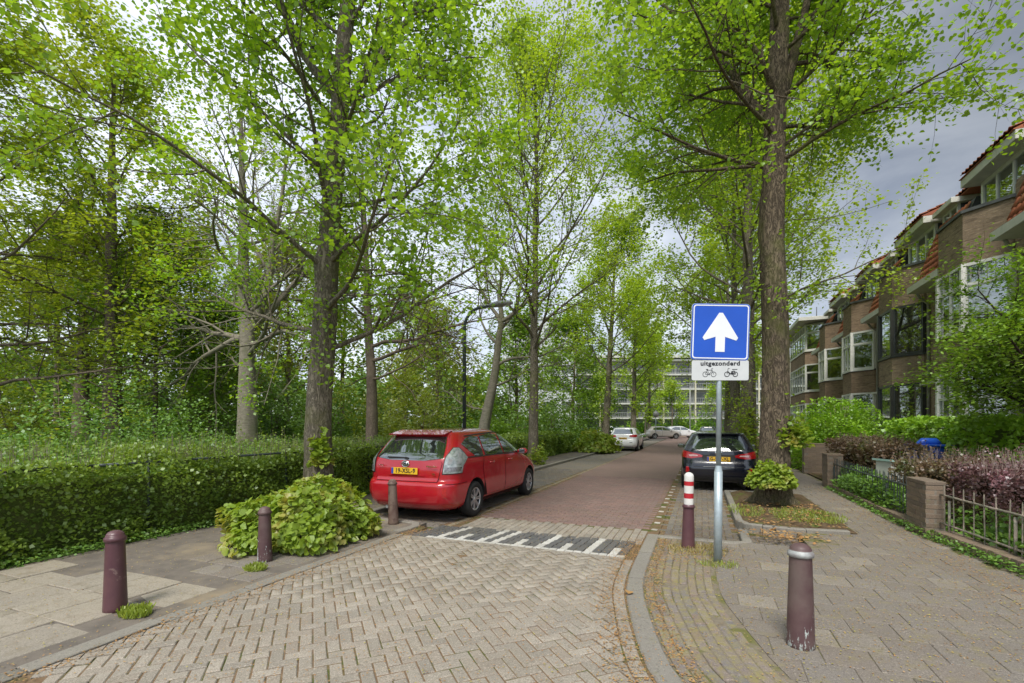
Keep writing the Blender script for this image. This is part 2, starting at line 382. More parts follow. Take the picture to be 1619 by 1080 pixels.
def tree(name, label, group, base, trunk, r0, r1, limbs, lmat, bmat, seed, m2=7, m3=5, L2=(.42,.2), L3=.6, leafn=9, leafs=.075, shape='kite',
         up=.05, flare=1.5, trunkS=16, leafspread=.10, sep=False, cat='tree', flat=.6, low=None, leaf2=True, bare=0., lumps=.04, droop=.25, cone=(35,65), trunk_shoots=0, tmin=.22, lay=1.):
    """trunk: list of (x,y,z) waypoints from the base; limbs: (z, azimuth deg from +X, elevation deg, length, radius)"""
    r = np.random.default_rng(seed)
    root = empty(name, base, 0, label, cat, group)
    W = np.array(trunk,float); zz = W[:,2]; top = zz[-1]
    zs = np.concatenate([[0,.04,.08,.14,.22,.32,.46,.62], np.linspace(.8,top,max(10,int(top*3.2)))])
    cx = np.interp(zs,zz,W[:,0]); cy = np.interp(zs,zz,W[:,1])
    for a in (cx,cy): a += np.interp(zs,np.linspace(0,top,9),r.normal(size=9)*lumps*np.linspace(0,1,9))
    rad = r0+(r1-r0)*(zs/top)**.85; rad = rad*(1+(flare-1)*np.exp(-zs/.28))
    S_ = trunkS; w = 2*np.pi*np.arange(S_)/S_
    ph = r.uniform(0,6.28,6)
    V = []
    for i,z in enumerate(zs):
        k = 1+(.016*np.sin(17*w+ph[3]+1.2*math.sin(z*1.7))+.013*np.sin(23*w+ph[4]-1.5*math.sin(z*2.3)) if S_>30 else 0)+.05*np.sin(3*w+ph[0]+z*.7)+.035*np.sin(5*w+ph[1]-z*.9)+.12*np.exp(-z/.30)*np.sin(5*w+ph[2])+.45*np.exp(-z/.09)*(.55+.45*np.sin(5*w+ph[2]))+r.normal(size=S_)*.018
        V.append(np.stack([cx[i]+rad[i]*k*np.cos(w),cy[i]+rad[i]*k*np.sin(w),np.full(S_,z)],axis=1))
    V = np.array(V); idx = np.arange(V.shape[0]*S_).reshape(-1,S_)
    a = idx[:-1]; b = np.roll(a,-1,1); d = idx[1:]; c = np.roll(d,-1,1)
    # burls
    for q in range(low.get('burls',0) if low else 0):
        zc = r.uniform(1.0,top*.45); ac = r.uniform(0,6.28); 
        dz = (zs[:,None]-zc)/.16; da = (np.angle(np.exp(1j*(w[None,:]-ac))))/.5
        g = np.exp(-dz**2-da**2)*r.uniform(.05,.11)
        V[:,:,0] += g*np.cos(w); V[:,:,1] += g*np.sin(w)
    mesh_np('trunk', V.reshape(-1,3), np.stack([a,b,c,d],-1).reshape(-1,4), bmat, root, True)
    P=[];R=[]
    K=9
    for (z,az,el,L,rr) in limbs:
        x = np.interp(z,zs,cx); y = np.interp(z,zs,cy); az,el = math.radians(az),math.radians(el)
        dv = np.array([math.cos(az)*math.cos(el),math.sin(az)*math.cos(el),math.sin(el)]); p = np.array([x,y,z]); pts=[p]
        for k in range(K-1):
            dv = dv+r.normal(size=3)*.09*lay; dv[2] += up; dv /= np.linalg.norm(dv); p = p+dv*L/(K-1); pts.append(p)
        P.append(pts); R.append(np.linspace(rr,rr*.22,K))
    P1=np.array(P);R1=np.array(R); own=np.arange(len(P1))
    mL = P1.shape[0]
    P2,R2,o2 = spawn(P1,R1,m2,cone,lambda t,q: (L2[0]+(1-t)*L2[1])*np.linalg.norm(P1[:,-1]-P1[:,0],axis=1)[:,None]*q.uniform(.6,1.1,t.shape),6,r,up=up*.8,jit=.13,tmin=tmin,rr=.55,rmin=.008,own=own)
    P3,R3,o3 = spawn(P2,R2,m3,(25,65),lambda t,q: L3*q.uniform(.5,1.3,t.shape),3,r,up=.02,jit=.18,tmin=.2,rr=.55,rmin=.004,own=o2)
    def part(sel1,sel2,sel3,nm):
        g=[tubes_geo(P1[sel1],R1[sel1],8),tubes_geo(P2[sel2],R2[sel2],4),tubes_geo(P3[sel3],R3[sel3],3)]
        V=[];F=[];b=0
        for v,f in g: V.append(v);F.append(f+b);b+=len(v)
        return mesh_np(nm,np.concatenate(V),np.concatenate(F),bmat,root,True)
    if sep:
        for i in range(mL): part(own==i,o2==i,o3==i,'limb')
    else: part(slice(None),slice(None),slice(None),'limbs')
    src=[P3]
    n = leafn; t=r.uniform(.15,1.,(len(P3),n)); keep = r.uniform(0,1,len(P3))>=bare; Pk=P3[keep]; t=t[keep]
    f=t*(P3.shape[1]-1); i=np.minimum(np.floor(f).astype(int),P3.shape[1]-2); fr=(f-i)[...,None]; nn=np.arange(len(Pk))[:,None]
    L=(Pk[nn,i]*(1-fr)+Pk[nn,i+1]*fr).reshape(-1,3)
    if leaf2:
        k2=max(2,n//2); t=r.uniform(.45,1.,(len(P2),k2)); f=t*5; i=np.minimum(np.floor(f).astype(int),4); fr=(f-i)[...,None]; nn=np.arange(len(P2))[:,None]
        L=np.concatenate([L,(P2[nn,i]*(1-fr)+P2[nn,i+1]*fr).reshape(-1,3)])
    if trunk_shoots:
        zt=r.uniform(low['shoot'][0],low['shoot'][1],trunk_shoots); az=r.uniform(0,6.28,trunk_shoots); rt=np.interp(zt,zs,rad)+.05
        c0=np.stack([np.interp(zt,zs,cx)+rt*np.cos(az),np.interp(zt,zs,cy)+rt*np.sin(az),zt],1)
        m=26; sp=r.normal(size=(trunk_shoots,m,3))*np.array([.13,.13,.15]); sp[...,2]+=.03
        sp += (np.stack([np.cos(az),np.sin(az),0*az],1)*.12)[:,None,:]
        L=np.concatenate([L,(c0[:,None,:]+sp).reshape(-1,3)])
    L += r.normal(size=L.shape)*leafspread
    leaves('crown',L,leafs,lmat,root,shape,r,flat,droop=droop)
    return root
def limbset(seed, n, z0, z1, Lf, elf, rf, az0=0., sq=None):
    """evenly spiralling limbs; Lf, elf, rf are functions of t in 0..1 up the crown"""
    r=random.Random(seed); out=[]   # sq: (azimuth, factor) shortens the limbs on one side
    for i in range(n):
        t=i/(n-1) if n>1 else 0; z=z0+(z1-z0)*t+r.uniform(-.15,.15)
        az=(az0+i*137.5+r.uniform(-25,25))%360; k_=1 if not sq else 1-sq[1]*max(0,math.cos(math.radians(az-sq[0])))
        out.append((z,az,elf(t)+r.uniform(-8,8),Lf(t)*r.uniform(.85,1.15)*k_,rf(t)))
    return out
def bush(name, label, cat, c, rad, n, lmat, size=.06, seed=1, group=None, shape='kite', lump=.28, stems=5, smat=None, shell=.55, bottom=0., part='foliage', flat=.3, boxy=2., parent=None, base_z=0.):
    """irregular mound of leaves on a few stems; rad = (rx,ry,rz) with centre c at its foot"""
    r=np.random.default_rng(seed); root=parent or empty(name,c,0,label,cat,group)
    d=r.normal(size=(n,3)); d[:,2]=np.abs(d[:,2])*1.0-bottom*r.uniform(0,1,n); d/=np.linalg.norm(d,axis=1,keepdims=True)
    if boxy>2: d/= (np.abs(d)**boxy).sum(1,keepdims=True)**(1/boxy)
    k=np.ones(n)
    ph=r.uniform(0,6.28,(7,3)); fq=r.uniform(2.,6.5,(7,3))
    for i in range(7): k+=lump/2.4*np.sin((d*fq[i]).sum(1)+ph[i,0])
    rr=(1-shell*r.uniform(0,1,n)**1.7)*k
    P=d*rr[:,None]*np.array(rad)[None,:]; P[:,2]=np.abs(P[:,2])+base_z
    o=leaves(part,P,size,lmat,root,shape,r,flat,outward=d*.7,droop=.1)
    if stems and smat:
        b=MB()
        for i in range(stems):
            a=r.uniform(0,6.28); e=r.uniform(.3,.8); x,y=math.cos(a),math.sin(a)
            b.tube([(x*rad[0]*.08,y*rad[1]*.08,-.02),(x*rad[0]*.2*e,y*rad[1]*.2*e,rad[2]*.4),(x*rad[0]*.6*e,y*rad[1]*.6*e,rad[2]*.85)],[.03*rad[2]**.5,.022*rad[2]**.5,.006],6)
        b.build('stem',smat,root)
    return root
def tuft(P, h, mat, name, parent=None, seed=3, w=1.):
    """grass blades at points P"""
    r=np.random.default_rng(seed); n=len(P)
    D=r.normal(size=(n,3))*.38; D[:,2]=1; U=r.normal(size=(n,3)); U[:,2]*=.2
    V,F=leaf_geo(P,D,U,h*r.uniform(.5,1.3,n)*w,'blade')
    return mesh_np(name,V,F,mat,parent)
# ------------------------------------------------------------------ material library
m_joint = M_plain('joint_soil', (.15,.095,.055), (.21,.15,.095), 30, .95, 0, .1, .6, 0, (.085,.10,.03), (.5,.62), 3.)
m_joint2 = M_plain('sandy_joint', (.17,.145,.11), (.22,.19,.145), 30, .95, 0, .1, .6, 0, (.14,.14,.05), (.5,.62), 3.)
m_blk = M_stone('grey_concrete_block', [(.315,.278,.228),(.255,.23,.195),(.36,.32,.268),(.28,.24,.196),(.33,.298,.25)], .42, 190, moss=(.17,.16,.07), moss_th=(.66,.8), grime=(.17,.15,.12))
m_red = M_stone('red_clinker', [(.20,.13,.115),(.24,.155,.135),(.18,.125,.115),(.22,.16,.14)], .3, 200, grime=(.15,.11,.09))
m_dark = M_stone('dark_block', [(.085,.085,.085),(.12,.12,.12),(.10,.10,.105)], .35, 180, grime=(.14,.125,.10))
m_white = M_stone('white_block', [(.48,.47,.44),(.56,.55,.52),(.40,.39,.36)], .18, 120, grime=(.36,.33,.28))
m_bay = M_stone('parking_clinker', [(.15,.14,.13),(.20,.18,.155),(.13,.13,.135),(.19,.155,.13)], .3, 180, moss=(.15,.14,.05), moss_th=(.55,.75), grime=(.20,.14,.08))
m_kerbw = M_stone('worn_white_block', [(.42,.40,.36),(.50,.48,.44),(.34,.32,.28)], .2, 120, grime=(.25,.22,.17))
m_clk = M_stone('purple_clinker', [(.22,.175,.155),(.15,.15,.155),(.23,.19,.165),(.18,.165,.16),(.20,.15,.135),(.25,.225,.19)], .35, 200, moss=(.24,.21,.08), moss_th=(.44,.62), grime=(.23,.18,.12), moss_scale=11)
m_tile = M_stone('pavement_tile', [(.19,.168,.145),(.205,.18,.155),(.18,.16,.14),(.20,.172,.148),(.19,.172,.152),(.195,.175,.155),(.27,.24,.20)], .35, 160, moss=(.22,.19,.10), moss_th=(.52,.72), grime=(.16,.135,.105), stain_scale=2.2)
m_sandtile = M_stone('sandy_tile', [(.28,.25,.205),(.32,.285,.23),(.25,.225,.19)], .18, 120, moss=(.20,.17,.12), moss_th=(.5,.7), grime=(.36,.31,.235))
m_kerb = M_stone('kerb_concrete', [(.23,.215,.19),(.26,.24,.205),(.21,.20,.175)], .22, 220, moss=(.20,.19,.10), moss_th=(.6,.8), grime=(.19,.17,.14))
m_tarmac = M_plain('path_tarmac', (.13,.115,.10), (.185,.16,.135), 5, .95, 0, .15, .7, 0, (.27,.22,.15), (.52,.72), 1.1)
m_park = M_plain('park_soil_green', (.045,.085,.02), (.07,.12,.025), 1.2, 1., 0, .1, .6, 0, (.10,.09,.04), (.6,.75), .7)
m_ground = M_plain('ground_soil', (.08,.10,.04), (.12,.11,.07), .3, 1., 0, .1, .4)
m_soil = M_plain('pit_soil', (.075,.05,.03), (.14,.10,.06), 14, 1., 0, .1, .8, 0, (.10,.12,.03), (.52,.64), 4)
m_litter = M_leaf('dry_litter', (0.380,0.190,0.070), (0.460,0.300,0.130), .15, (.30,.20,.10), 5., .02, (1,1,1))
m_litter2 = M_leaf('yellow_seed_litter', (0.450,0.380,0.100), (0.360,0.330,0.100), .2, (.42,.26,.10), 5., .02, (1,1,1))
m_grass = M_leaf('grass_blades', (0.231,0.330,0.036), (0.354,0.419,0.061), .35, (.26,.25,.08), 3.)
m_tallgrass = M_leaf('meadow_grass', (0.177,0.300,0.043), (0.283,0.405,0.061), .35, (.22,.25,.09), .5)
m_weed = M_leaf('weed_leaves', (.12,.25,.04), (.20,.35,.06), .35)
m_bollard = M_plain('aubergine_paint', (.085,.035,.045), (.11,.05,.055), 5, .38, 0, .5, .15, 0, (.20,.13,.12), (.62,.70), 9.)
m_unused_worn = M_plain('worn_aubergine_paint', (.10,.05,.052), (.14,.08,.075), 6, .5, 0, .4, .5, 0, (.42,.45,.44), (.60,.66), 14.)
def M_worn(name):
    m,nt,o=_base(name); P=pos(nt); L=pos(nt,True); sx=nt.nodes.new('ShaderNodeSeparateXYZ'); nt.links.new(L,sx.inputs[0])
    th=ramp(nt,sx.outputs[2],.02,.32,.03,.19); n1=noise(nt,pos(nt,False,(1,1,.35)),26,5,.7); v=math_(nt,'SUBTRACT',n1,th)
    col=mixc(nt,ramp(nt,noise(nt,P,5,4,.6),.4,.65),(.085,.045,.048),(.12,.075,.072))
    col=mixc(nt,ramp(nt,noise(nt,P,2.3,5,.6),.5,.7,0,.6),col,(.14,.11,.095))
    col=mixc(nt,ramp(nt,v,.50,.54),col,(.40,.44,.42))
    surf(nt,o,col,.5,0,.4,n1,.4,.004); return m
m_bollard_worn=M_worn('worn_aubergine_paint')
m_lead = M_plain('worn_grey_metal', (.40,.43,.42), (.24,.22,.22), 12, .55, .2, .4, .4)
m_galv = M_plain('galvanised_steel', (.42,.49,.52), (.34,.41,.44), 16, .45, .35, .5, .15)
m_signblue = M_plain('sign_blue', (.008,.085,.52), (.006,.075,.47), 3, .28, 0, .5, 0)
m_signwhite = M_plain('sign_white', (.80,.82,.84), (.74,.76,.78), 3, .3, 0, .5, 0)
m_signgrey = M_plain('sign_grey', (.60,.62,.62), (.54,.56,.56), 5, .4, 0, .5, 0)
m_black = M_plain('black_print', (.015,.015,.018), None, 3, .4, 0, .5, 0)
m_redband = M_plain('red_band', (.50,.02,.03), (.42,.02,.03), 5, .35, 0, .5, .1)
m_whiteband = M_plain('white_band', (.74,.73,.70), (.62,.61,.58), 8, .4, 0, .5, .1)
m_rubber = M_plain('tyre_rubber', (.02,.02,.02), (.032,.031,.03), 12, .85, 0, .3, .2)
m_plastic = M_plain('black_plastic', (.022,.022,.023), (.03,.03,.03), 8, .5, 0, .4, .1)
m_alloy = M_plain('alloy', (.62,.63,.65), (.52,.53,.54), 6, .28, .75, .5, 0)
m_chrome = M_plain('chrome', (.8,.81,.82), None, 6, .12, 1., .5, 0)
m_carglass = M_glass('car_glass', (.018,.024,.022), .16)
m_yellow = M_plain('plate_yellow', (.78,.46,.02), (.70,.42,.02), 8, .4, 0, .5, 0)
m_plateblue = M_plain('plate_blue', (.02,.06,.42), None, 5, .4, 0, .5, 0)
m_lampred = M_plain('lamp_red', (.50,.012,.015), (.36,.008,.01), 25, .12, 0, .6, 0, coat=1.)
m_lampclear = M_plain('lamp_clear', (.55,.58,.57), (.22,.26,.25), 14, .1, .3, .6, .2, coat=1., bdist=.01)
m_bark_lime = M_bark('lime_bark', (.19,.165,.125), (.07,.06,.045), (.13,.13,.05))
m_bark_old = M_bark('old_lime_bark', (.155,.122,.085), (.042,.033,.024), (.13,.14,.04))
m_bark_pale = M_bark('smooth_beech_bark', (.19,.17,.135), (.11,.10,.075), (.17,.18,.10), 1., False, .5, .02)
m_bark_brown = M_bark('brown_bark', (.165,.13,.10), (.075,.06,.046))
m_twig = M_bark('twig_bark', (.21,.17,.14), (.13,.105,.085), None, 1., False, .3)
m_lime = M_leaf('lime_leaves', (.225,.41,.022), (.345,.55,.038), .5, (.25,.40,.05), .5)
m_lime2 = M_leaf('fresh_lime_leaves', (.305,.48,.026), (.42,.58,.05), .52, (.30,.42,.06), .5)
m_maple = M_leaf('maple_leaves', (.275,.375,.025), (.375,.475,.045), .5, (.22,.38,.05), .4)
m_maple2 = M_leaf('olive_leaves', (.22,.29,.028), (.31,.38,.05), .45, (.26,.30,.06), .4)
m_dkgreen = M_leaf('dark_leaves', (.11,.21,.03), (.17,.30,.045), .35, (.12,.22,.03), .5)
m_mdgreen = M_leaf('mid_leaves', (0.160,0.300,0.024), (0.265,0.434,0.043), .4, (.19,.30,.05), .5)
m_hedge = M_leaf('hornbeam_leaves', (.22,.33,.04), (.31,.44,.065), .42, (.16,.26,.04), 1.2)
m_hedge2 = M_leaf('bright_hedge_leaves', (0.212,0.405,0.022), (0.318,0.539,0.036), .35, (.24,.40,.05), 1.)
m_purple = M_leaf('barberry_leaves', (.115,.055,.05), (.215,.12,.11), .25, (.32,.15,.17), 2., .07, (1.2,.8,.9))
m_purple2 = M_leaf('barberry_green_leaves', (.16,.10,.06), (.24,.16,.09), .3, (.13,.15,.04), 2., .05, (1.2,1,.7))
m_limeshoot = M_leaf('large_lime_leaves', (.22,.33,.03), (.30,.42,.055), .45, (.42,.40,.10), 3., .03)
m_iron = M_plain('old_green_iron', (.15,.16,.12), (.25,.21,.165), 10, .7, .1, .4, .5, 0, (.40,.33,.27), (.50,.62), 9.)
m_rail = M_plain('dark_rail', (.045,.06,.06), (.06,.075,.07), 8, .5, .2, .5, .2)
m_brk = M_stone('garden_brick', [(.24,.18,.13),(.19,.145,.105),(.27,.20,.14),(.165,.13,.10)], .25, 150, moss=(.16,.16,.07), moss_th=(.58,.74), grime=(.13,.10,.075))
m_mortar = M_plain('mortar', (.23,.20,.165), (.17,.15,.12), 20, .95, 0, .1, .5)
m_haz = None

# ------------------------------------------------------------------ ground works
def inpoly(x,y,poly):
    x=np.asarray(x);y=np.asarray(y);c=np.zeros(x.shape,bool);n=len(poly)
    for i in range(n):
        x0,y0=poly[i];x1,y1=poly[(i+1)%n]
        if y0==y1: continue
        t=((y0>y)!=(y1>y))&(x<(x1-x0)*(y-y0)/(y1-y0)+x0); c^=t
    return c
def sheet(name, poly, z, mat, parent=None, thick=0., sub=None):
    b=MB()
    if thick: b.prism(poly,z-thick,z)
    else:
        a=sum(poly[i][0]*poly[(i+1)%len(poly)][1]-poly[(i+1)%len(poly)][0]*poly[i][1] for i in range(len(poly)))
        if a<0: poly=poly[::-1]
        b.add([(p[0],p[1],z) for p in poly],[tuple(range(len(poly)))])
    o=b.build(name,mat,parent)
    return o
def block_geo(L,Wd,bev=.006,dep=.045):
    a,b=L/2,Wd/2; c=bev
    V=[(-a+c,-b+c,0),(a-c,-b+c,0),(a-c,b-c,0),(-a+c,b-c,0),(-a,-b,-c),(a,-b,-c),(a,b,-c),(-a,b,-c),(-a,-b,-dep),(a,-b,-dep),(a,b,-dep),(-a,b,-dep)]
    F=[(0,1,2,3)]+[(i+4,(i+1)%4+4,(i+1)%4,i) for i in range(4)]+[(i+8,(i+1)%4+8,(i+1)%4+4,i+4) for i in range(4)]
    return np.array(V,float),np.array(F)
BLK={}
def pave(piece, items, mat, parent, nparts=300, bulk='bulk', jz=.0022, tilt=.009, gap=.008, seed=5, dep=.045, bev=.006):
    """items: (x,y,angle,L,W,z). The pieces nearest the camera become parts, the rest one mesh"""
    r=np.random.default_rng(seed); A=np.array(items,float)
    if len(A)==0: return
    # show largest first: piece area over distance squared, only in front of the lens
    f=-math.sin(YAW)*A[:,0]+math.cos(YAW)*A[:,1]; s=math.cos(YAW)*A[:,0]+math.sin(YAW)*A[:,1]
    vis=(f>1.2)&(np.abs(s)<f*1.13)&((EYE-A[:,5])/np.maximum(f,.1)<.56)
    key=np.where(vis,f,1e3+np.abs(f)); order=np.argsort(key); A=A[order]; vis=vis[order]
    k=int(min(nparts,vis.sum(),len(A)))
    jzs=r.normal(size=len(A))*jz; tx=r.normal(size=(len(A),2))*tilt; ja=r.normal(size=len(A))*.008
    for i in range(k):
        x,y,a,L,Wd,z=A[i]; key_=(piece,mat.name,round(L,3),round(Wd,3))
        if key_ not in BLK:
            V,F=block_geo(L-gap,Wd-gap,bev,dep); me=bpy.data.meshes.new(piece); me.from_pydata([tuple(v) for v in V],[],[tuple(q) for q in F]); me.materials.append(mat); BLK[key_]=me
        o=bpy.data.objects.new(piece,BLK[key_]); o.location=(x,y,z+jzs[i]); o.rotation_euler=(tx[i,0],tx[i,1],a+ja[i]); link(o,parent)
    B=A[k:]
    if len(B):
        V=[];F=[];n=0
        for j,(x,y,a,L,Wd,z) in enumerate(B):
            v,f_=block_geo(L-gap,Wd-gap,bev,dep); q=a+ja[k+j]; c,s_=math.cos(q),math.sin(q)
            w=np.empty_like(v); w[:,0]=x+v[:,0]*c-v[:,1]*s_; w[:,1]=y+v[:,0]*s_+v[:,1]*c; w[:,2]=z+jzs[k+j]+v[:,2]+v[:,0]*tx[k+j,0]+v[:,1]*tx[k+j,1]
            V.append(w);F.append(f_+n);n+=12
        o=mesh_np(bulk,np.concatenate(V),np.concatenate(F),mat,parent); o['kind']='stuff'
def herring(poly, w, ang, z, margin=0.):
    c,s=math.cos(ang),math.sin(ang); xs=[p[0] for p in poly];ys=[p[1] for p in poly]
    R=max(max(xs)-min(xs),max(ys)-min(ys)); cx,cy=sum(xs)/len(xs),sum(ys)/len(ys); n=int(R/w)+4
    I,J=np.meshgrid(np.arange(-n,n),np.arange(-n,n),indexing='ij'); k=(I-J)%4
    hx=np.where(k==0,I+1.,I+.5); hy=np.where(k==0,J+.5,J+1.); sel=(k==0)|(k==3)
    u=hx[sel]*w;v=hy[sel]*w; an=np.where(k[sel]==0,0,math.pi/2)+ang
    x=cx+u*c-v*s;y=cy+u*s+v*c; keep=inpoly(x,y,poly)
    return [(a,b,q,2*w,w,z) for a,b,q in zip(x[keep],y[keep],an[keep])]
def rows(x0,x1,y0,y1,L,Wd,z,along='x',zf=None,test=None,off=.5):
    out=[];j=0
    if along=='x':
        y=y0+Wd/2
        while y<y1:
            x=x0+(L*off if j%2 else 0)+L/2-L*.5
            while x<x1:
                if test is None or test(x,y): out.append((x,y,0,L,Wd,z if zf is None else zf(x,y)))
                x+=L
            y+=Wd;j+=1
    else:
        x=x0+Wd/2
        while x<x1:
            y=y0+(L*off if j%2 else 0)
            while y<y1:
                if test is None or test(x,y): out.append((x,y,math.pi/2,L,Wd,z if zf is None else zf(x,y)))
                y+=L
            x+=Wd;j+=1
    return out
def clip_poly(P,c,n):
    out=[]
    for i in range(len(P)):
        a,b=P[i],P[(i+1)%len(P)]; da=(a[0]-c[0])*n[0]+(a[1]-c[1])*n[1]; db=(b[0]-c[0])*n[0]+(b[1]-c[1])*n[1]
        if da>=0: out.append(a)
        if (da>0)!=(db>0) and abs(da-db)>1e-9: t=da/(da-db); out.append((a[0]+(b[0]-a[0])*t,a[1]+(b[1]-a[1])*t))
    return out
def parea(P): return abs(sum(P[i][0]*P[(i+1)%len(P)][1]-P[(i+1)%len(P)][0]*P[i][1] for i in range(len(P))))/2
def pave_cut(piece,items,planes,mat,parent,gap=.008,seed=9,dep=.04):
    """pieces sawn to fit along an edge; planes(x,y) gives the half planes (point, inward normal) to keep"""
    r=random.Random(seed)
    for (x,y,a,L,Wd,z) in items:
        c,s_=math.cos(a),math.sin(a); hl,hw=(L-gap)/2,(Wd-gap)/2
        P=[(x+u*c-v*s_,y+u*s_+v*c) for u,v in ((-hl,-hw),(hl,-hw),(hl,hw),(-hl,hw))]; full=parea(P)
        for (p0,n_) in planes(x,y):
            P=clip_poly(P,p0,n_)
            if len(P)<3: break
        if len(P)<3: continue
        A_=parea(P)
        if A_<.0012: continue
        b=MB(); zz=z+r.gauss(0,.0015); b.prism(P,zz-dep,zz); b.build(piece,mat,parent)
KC=[(1.9,.35),(1.1,1.05),(.55,1.68),(.12,2.28),(-.20,2.86),(-.36,3.22),(-.55,3.95),(-.66,4.5),(-.70,5.0),(-.71,5.6),(-.71,6.9)]
kx=np.array([p[0] for p in KC]);ky=np.array([p[1] for p in KC])
def kerb_x(y): return float(np.interp(y,ky,kx))
def smoothline(n=120):
    t=np.linspace(0,len(KC)-1,n); P=[]
    pts=[np.array(p) for p in KC]; pts=[2*pts[0]-pts[1]]+pts+[2*pts[-1]-pts[-2]]
    for u in t:
        i=min(int(u),len(KC)-2); f=u-i; a,b,c,d=pts[i],pts[i+1],pts[i+2],pts[i+3]
        P.append(.5*((2*b)+(-a+c)*f+(2*a-5*b+4*c-d)*f*f+(-a+3*b-3*c+d)*f**3))
    return np.array(P)
KL=smoothline(); _sg=np.linalg.norm(np.diff(KL,axis=0),axis=1); KS=np.concatenate([[0],np.cumsum(_sg)])
def kerb_at(s,off):
    """point at arc length s, shifted off metres to the pavement side, and its heading"""
    p=np.array([np.interp(s,KS,KL[:,0]),np.interp(s,KS,KL[:,1])]); q=np.array([np.interp(s+.05,KS,KL[:,0]),np.interp(s+.05,KS,KL[:,1])])
    r0=np.array([np.interp(s-.05,KS,KL[:,0]),np.interp(s-.05,KS,KL[:,1])]); d=q-r0; d/=np.linalg.norm(d); nrm=np.array([d[1],-d[0]])
    return p+nrm*off, math.atan2(d[1],d[0])

gr=struct(sheet('ground',[(-600,-600),(600,-600),(600,600),(-600,600)],-.16,m_ground))
RZ=-.08
# plateau of grey blocks in front
plat_poly=[(-3.9,-2.),(2.,-2.),(1.95,.3)]+[(p[0]-.02,p[1]) for p in KC]+[(-.73,5.62),(-3.9,5.62)]
plat_poly=[(-3.9,-2.),(2.6,-2.),(1.9,.35)]+[p for p in KC[1:-1]]+[(-3.9,5.6)]
plateau=struct(sheet('street_plateau',plat_poly,-.007,m_joint,thick=.12))
def nearest_kerb(x,y,off):
    i=int(np.argmin(np.hypot(KL[:,0]-x,KL[:,1]-y))); s_=KS[i]; p,a=kerb_at(s_,off); return p,(math.sin(a),-math.cos(a))
def plat_planes(x,y):
    p,n_=nearest_kerb(x,y,-.125); return [(p,(-n_[0],-n_[1])),((-3.893,0),(1,0)),((0,5.6),(0,-1))]
def inside_all(x,y,pl): return min((x-p[0])*n_[0]+(y-p[1])*n_[1] for p,n_ in pl)
allb=herring([(-4.1,.6),(2.,.6),(2.,5.8),(-4.1,5.8)],0.089,math.radians(45),0.)
full=[];cutp=[]
for q in allb:
    m_=inside_all(q[0],q[1],plat_planes(q[0],q[1]))
    if q[1]>4.8 and q[0]>kerb_x(q[1]): continue
    if m_>.118: full.append(q)
    elif m_>-.10: cutp.append(q)
pave('paving_brick', full, m_blk, plateau, 300, 'further_paving_bricks')
pave_cut('cut_paving_brick',[q for q in cutp if q[1]>1.6],plat_planes,m_blk,plateau)
# soldier row of blocks along the kerb
edge=[]
s=.6
while s<KS[-1]-1.35:
    p,a=kerb_at(s,-.065); edge.append((p[0],p[1],a,.21,.105,.0)); s+=.213
pave('edge_brick', edge, m_blk, plateau, 60, 'further_edge_bricks',seed=8)
# left flush band
band=struct(sheet('left_edge_band',[(-4.07,-1),(-3.9,-1),(-3.9,6.2),(-4.07,6.2)],-.02,m_joint,thick=.1))
pave('band_stone',[(-3.985,y,math.pi/2,.8,.155,.006) for y in np.arange(.4,6.,.8)],m_kerb,band,20,seed=3,tilt=.004)
# ramp with white teeth
rb=MB(); rb.add([(-3.9,5.6,-.016),(-.72,5.6,-.016),(-.72,6.7,-.096),(-3.9,6.7,-.096),(-3.9,5.6,-.15),(-.72,5.6,-.15),(-.72,6.7,-.15),(-3.9,6.7,-.15)],[(0,1,2,3),(0,4,5,1),(3,2,6,7)])
ramp_o=struct(rb.build('road_ramp',m_joint)); zr=lambda y: -.002-.08*max(0,min(1,(y-5.6)/1.1))
cols=[-3.52+.105*i for i in range(26)]
white=[];dark=[]
pat={1:'L',4:'s',7:'L',9:'L',12:'s',15:'L',18:'s',21:'L',24:'s'}
for i,x in enumerate(cols):
    white.append((x,5.66,math.pi/2,.10,.105,zr(5.66)))
    kind=pat.get(i)
    for j in range(5):
        y=5.815+.207*j
        if y>6.72: break
        w=(kind=='L' and j<5) or (kind=='s' and j<2)
        (white if w else dark).append((x,y,math.pi/2,.207,.105,zr(y)))
for i in range(-3,0):
    for j in range(5): dark.append((-3.52+.105*i,5.7+.207*j,math.pi/2,.207,.105,zr(5.7+.207*j)))
pave('white_paving_block',white,m_white,ramp_o,120,seed=11)
pave('dark_paving_block',dark,m_dark,ramp_o,160,seed=12)
# road beyond
def M_groundbrick(name,t1,t2,mort,bw,bh,rot,grime):
    m,nt,o=_base(name); g=pos(nt); mp=nt.nodes.new('ShaderNodeMapping'); mp.inputs['Rotation'].default_value=(0,0,rot); nt.links.new(g,mp.inputs[0])
    bt=nt.nodes.new('ShaderNodeTexBrick'); nt.links.new(mp.outputs[0],bt.inputs['Vector']); bt.inputs['Scale'].default_value=1; bt.inputs['Brick Width'].default_value=bw; bt.inputs['Row Height'].default_value=bh
    bt.inputs['Mortar Size'].default_value=.006; bt.inputs['Color1'].default_value=rgb(t1); bt.inputs['Color2'].default_value=rgb(t2); bt.inputs['Mortar'].default_value=rgb(mort)
    col=mixc(nt,ramp(nt,noise(nt,g,.8,5,.65),.42,.7,0,.6),bt.outputs[0],grime)
    col=mixc(nt,ramp(nt,noise(nt,g,60,3,.7),.35,.7,0,.35),col,tuple(x*1.5 for x in t1))
    surf(nt,o,col,.9,0,.3,math_(nt,'MULTIPLY',bt.outputs['Fac'],-1.),.6,.01); return m
m_redfar=M_groundbrick('red_clinker_far',(.205,.14,.12),(.225,.155,.135),(.16,.125,.10),.21,.105,0,(.17,.13,.105))
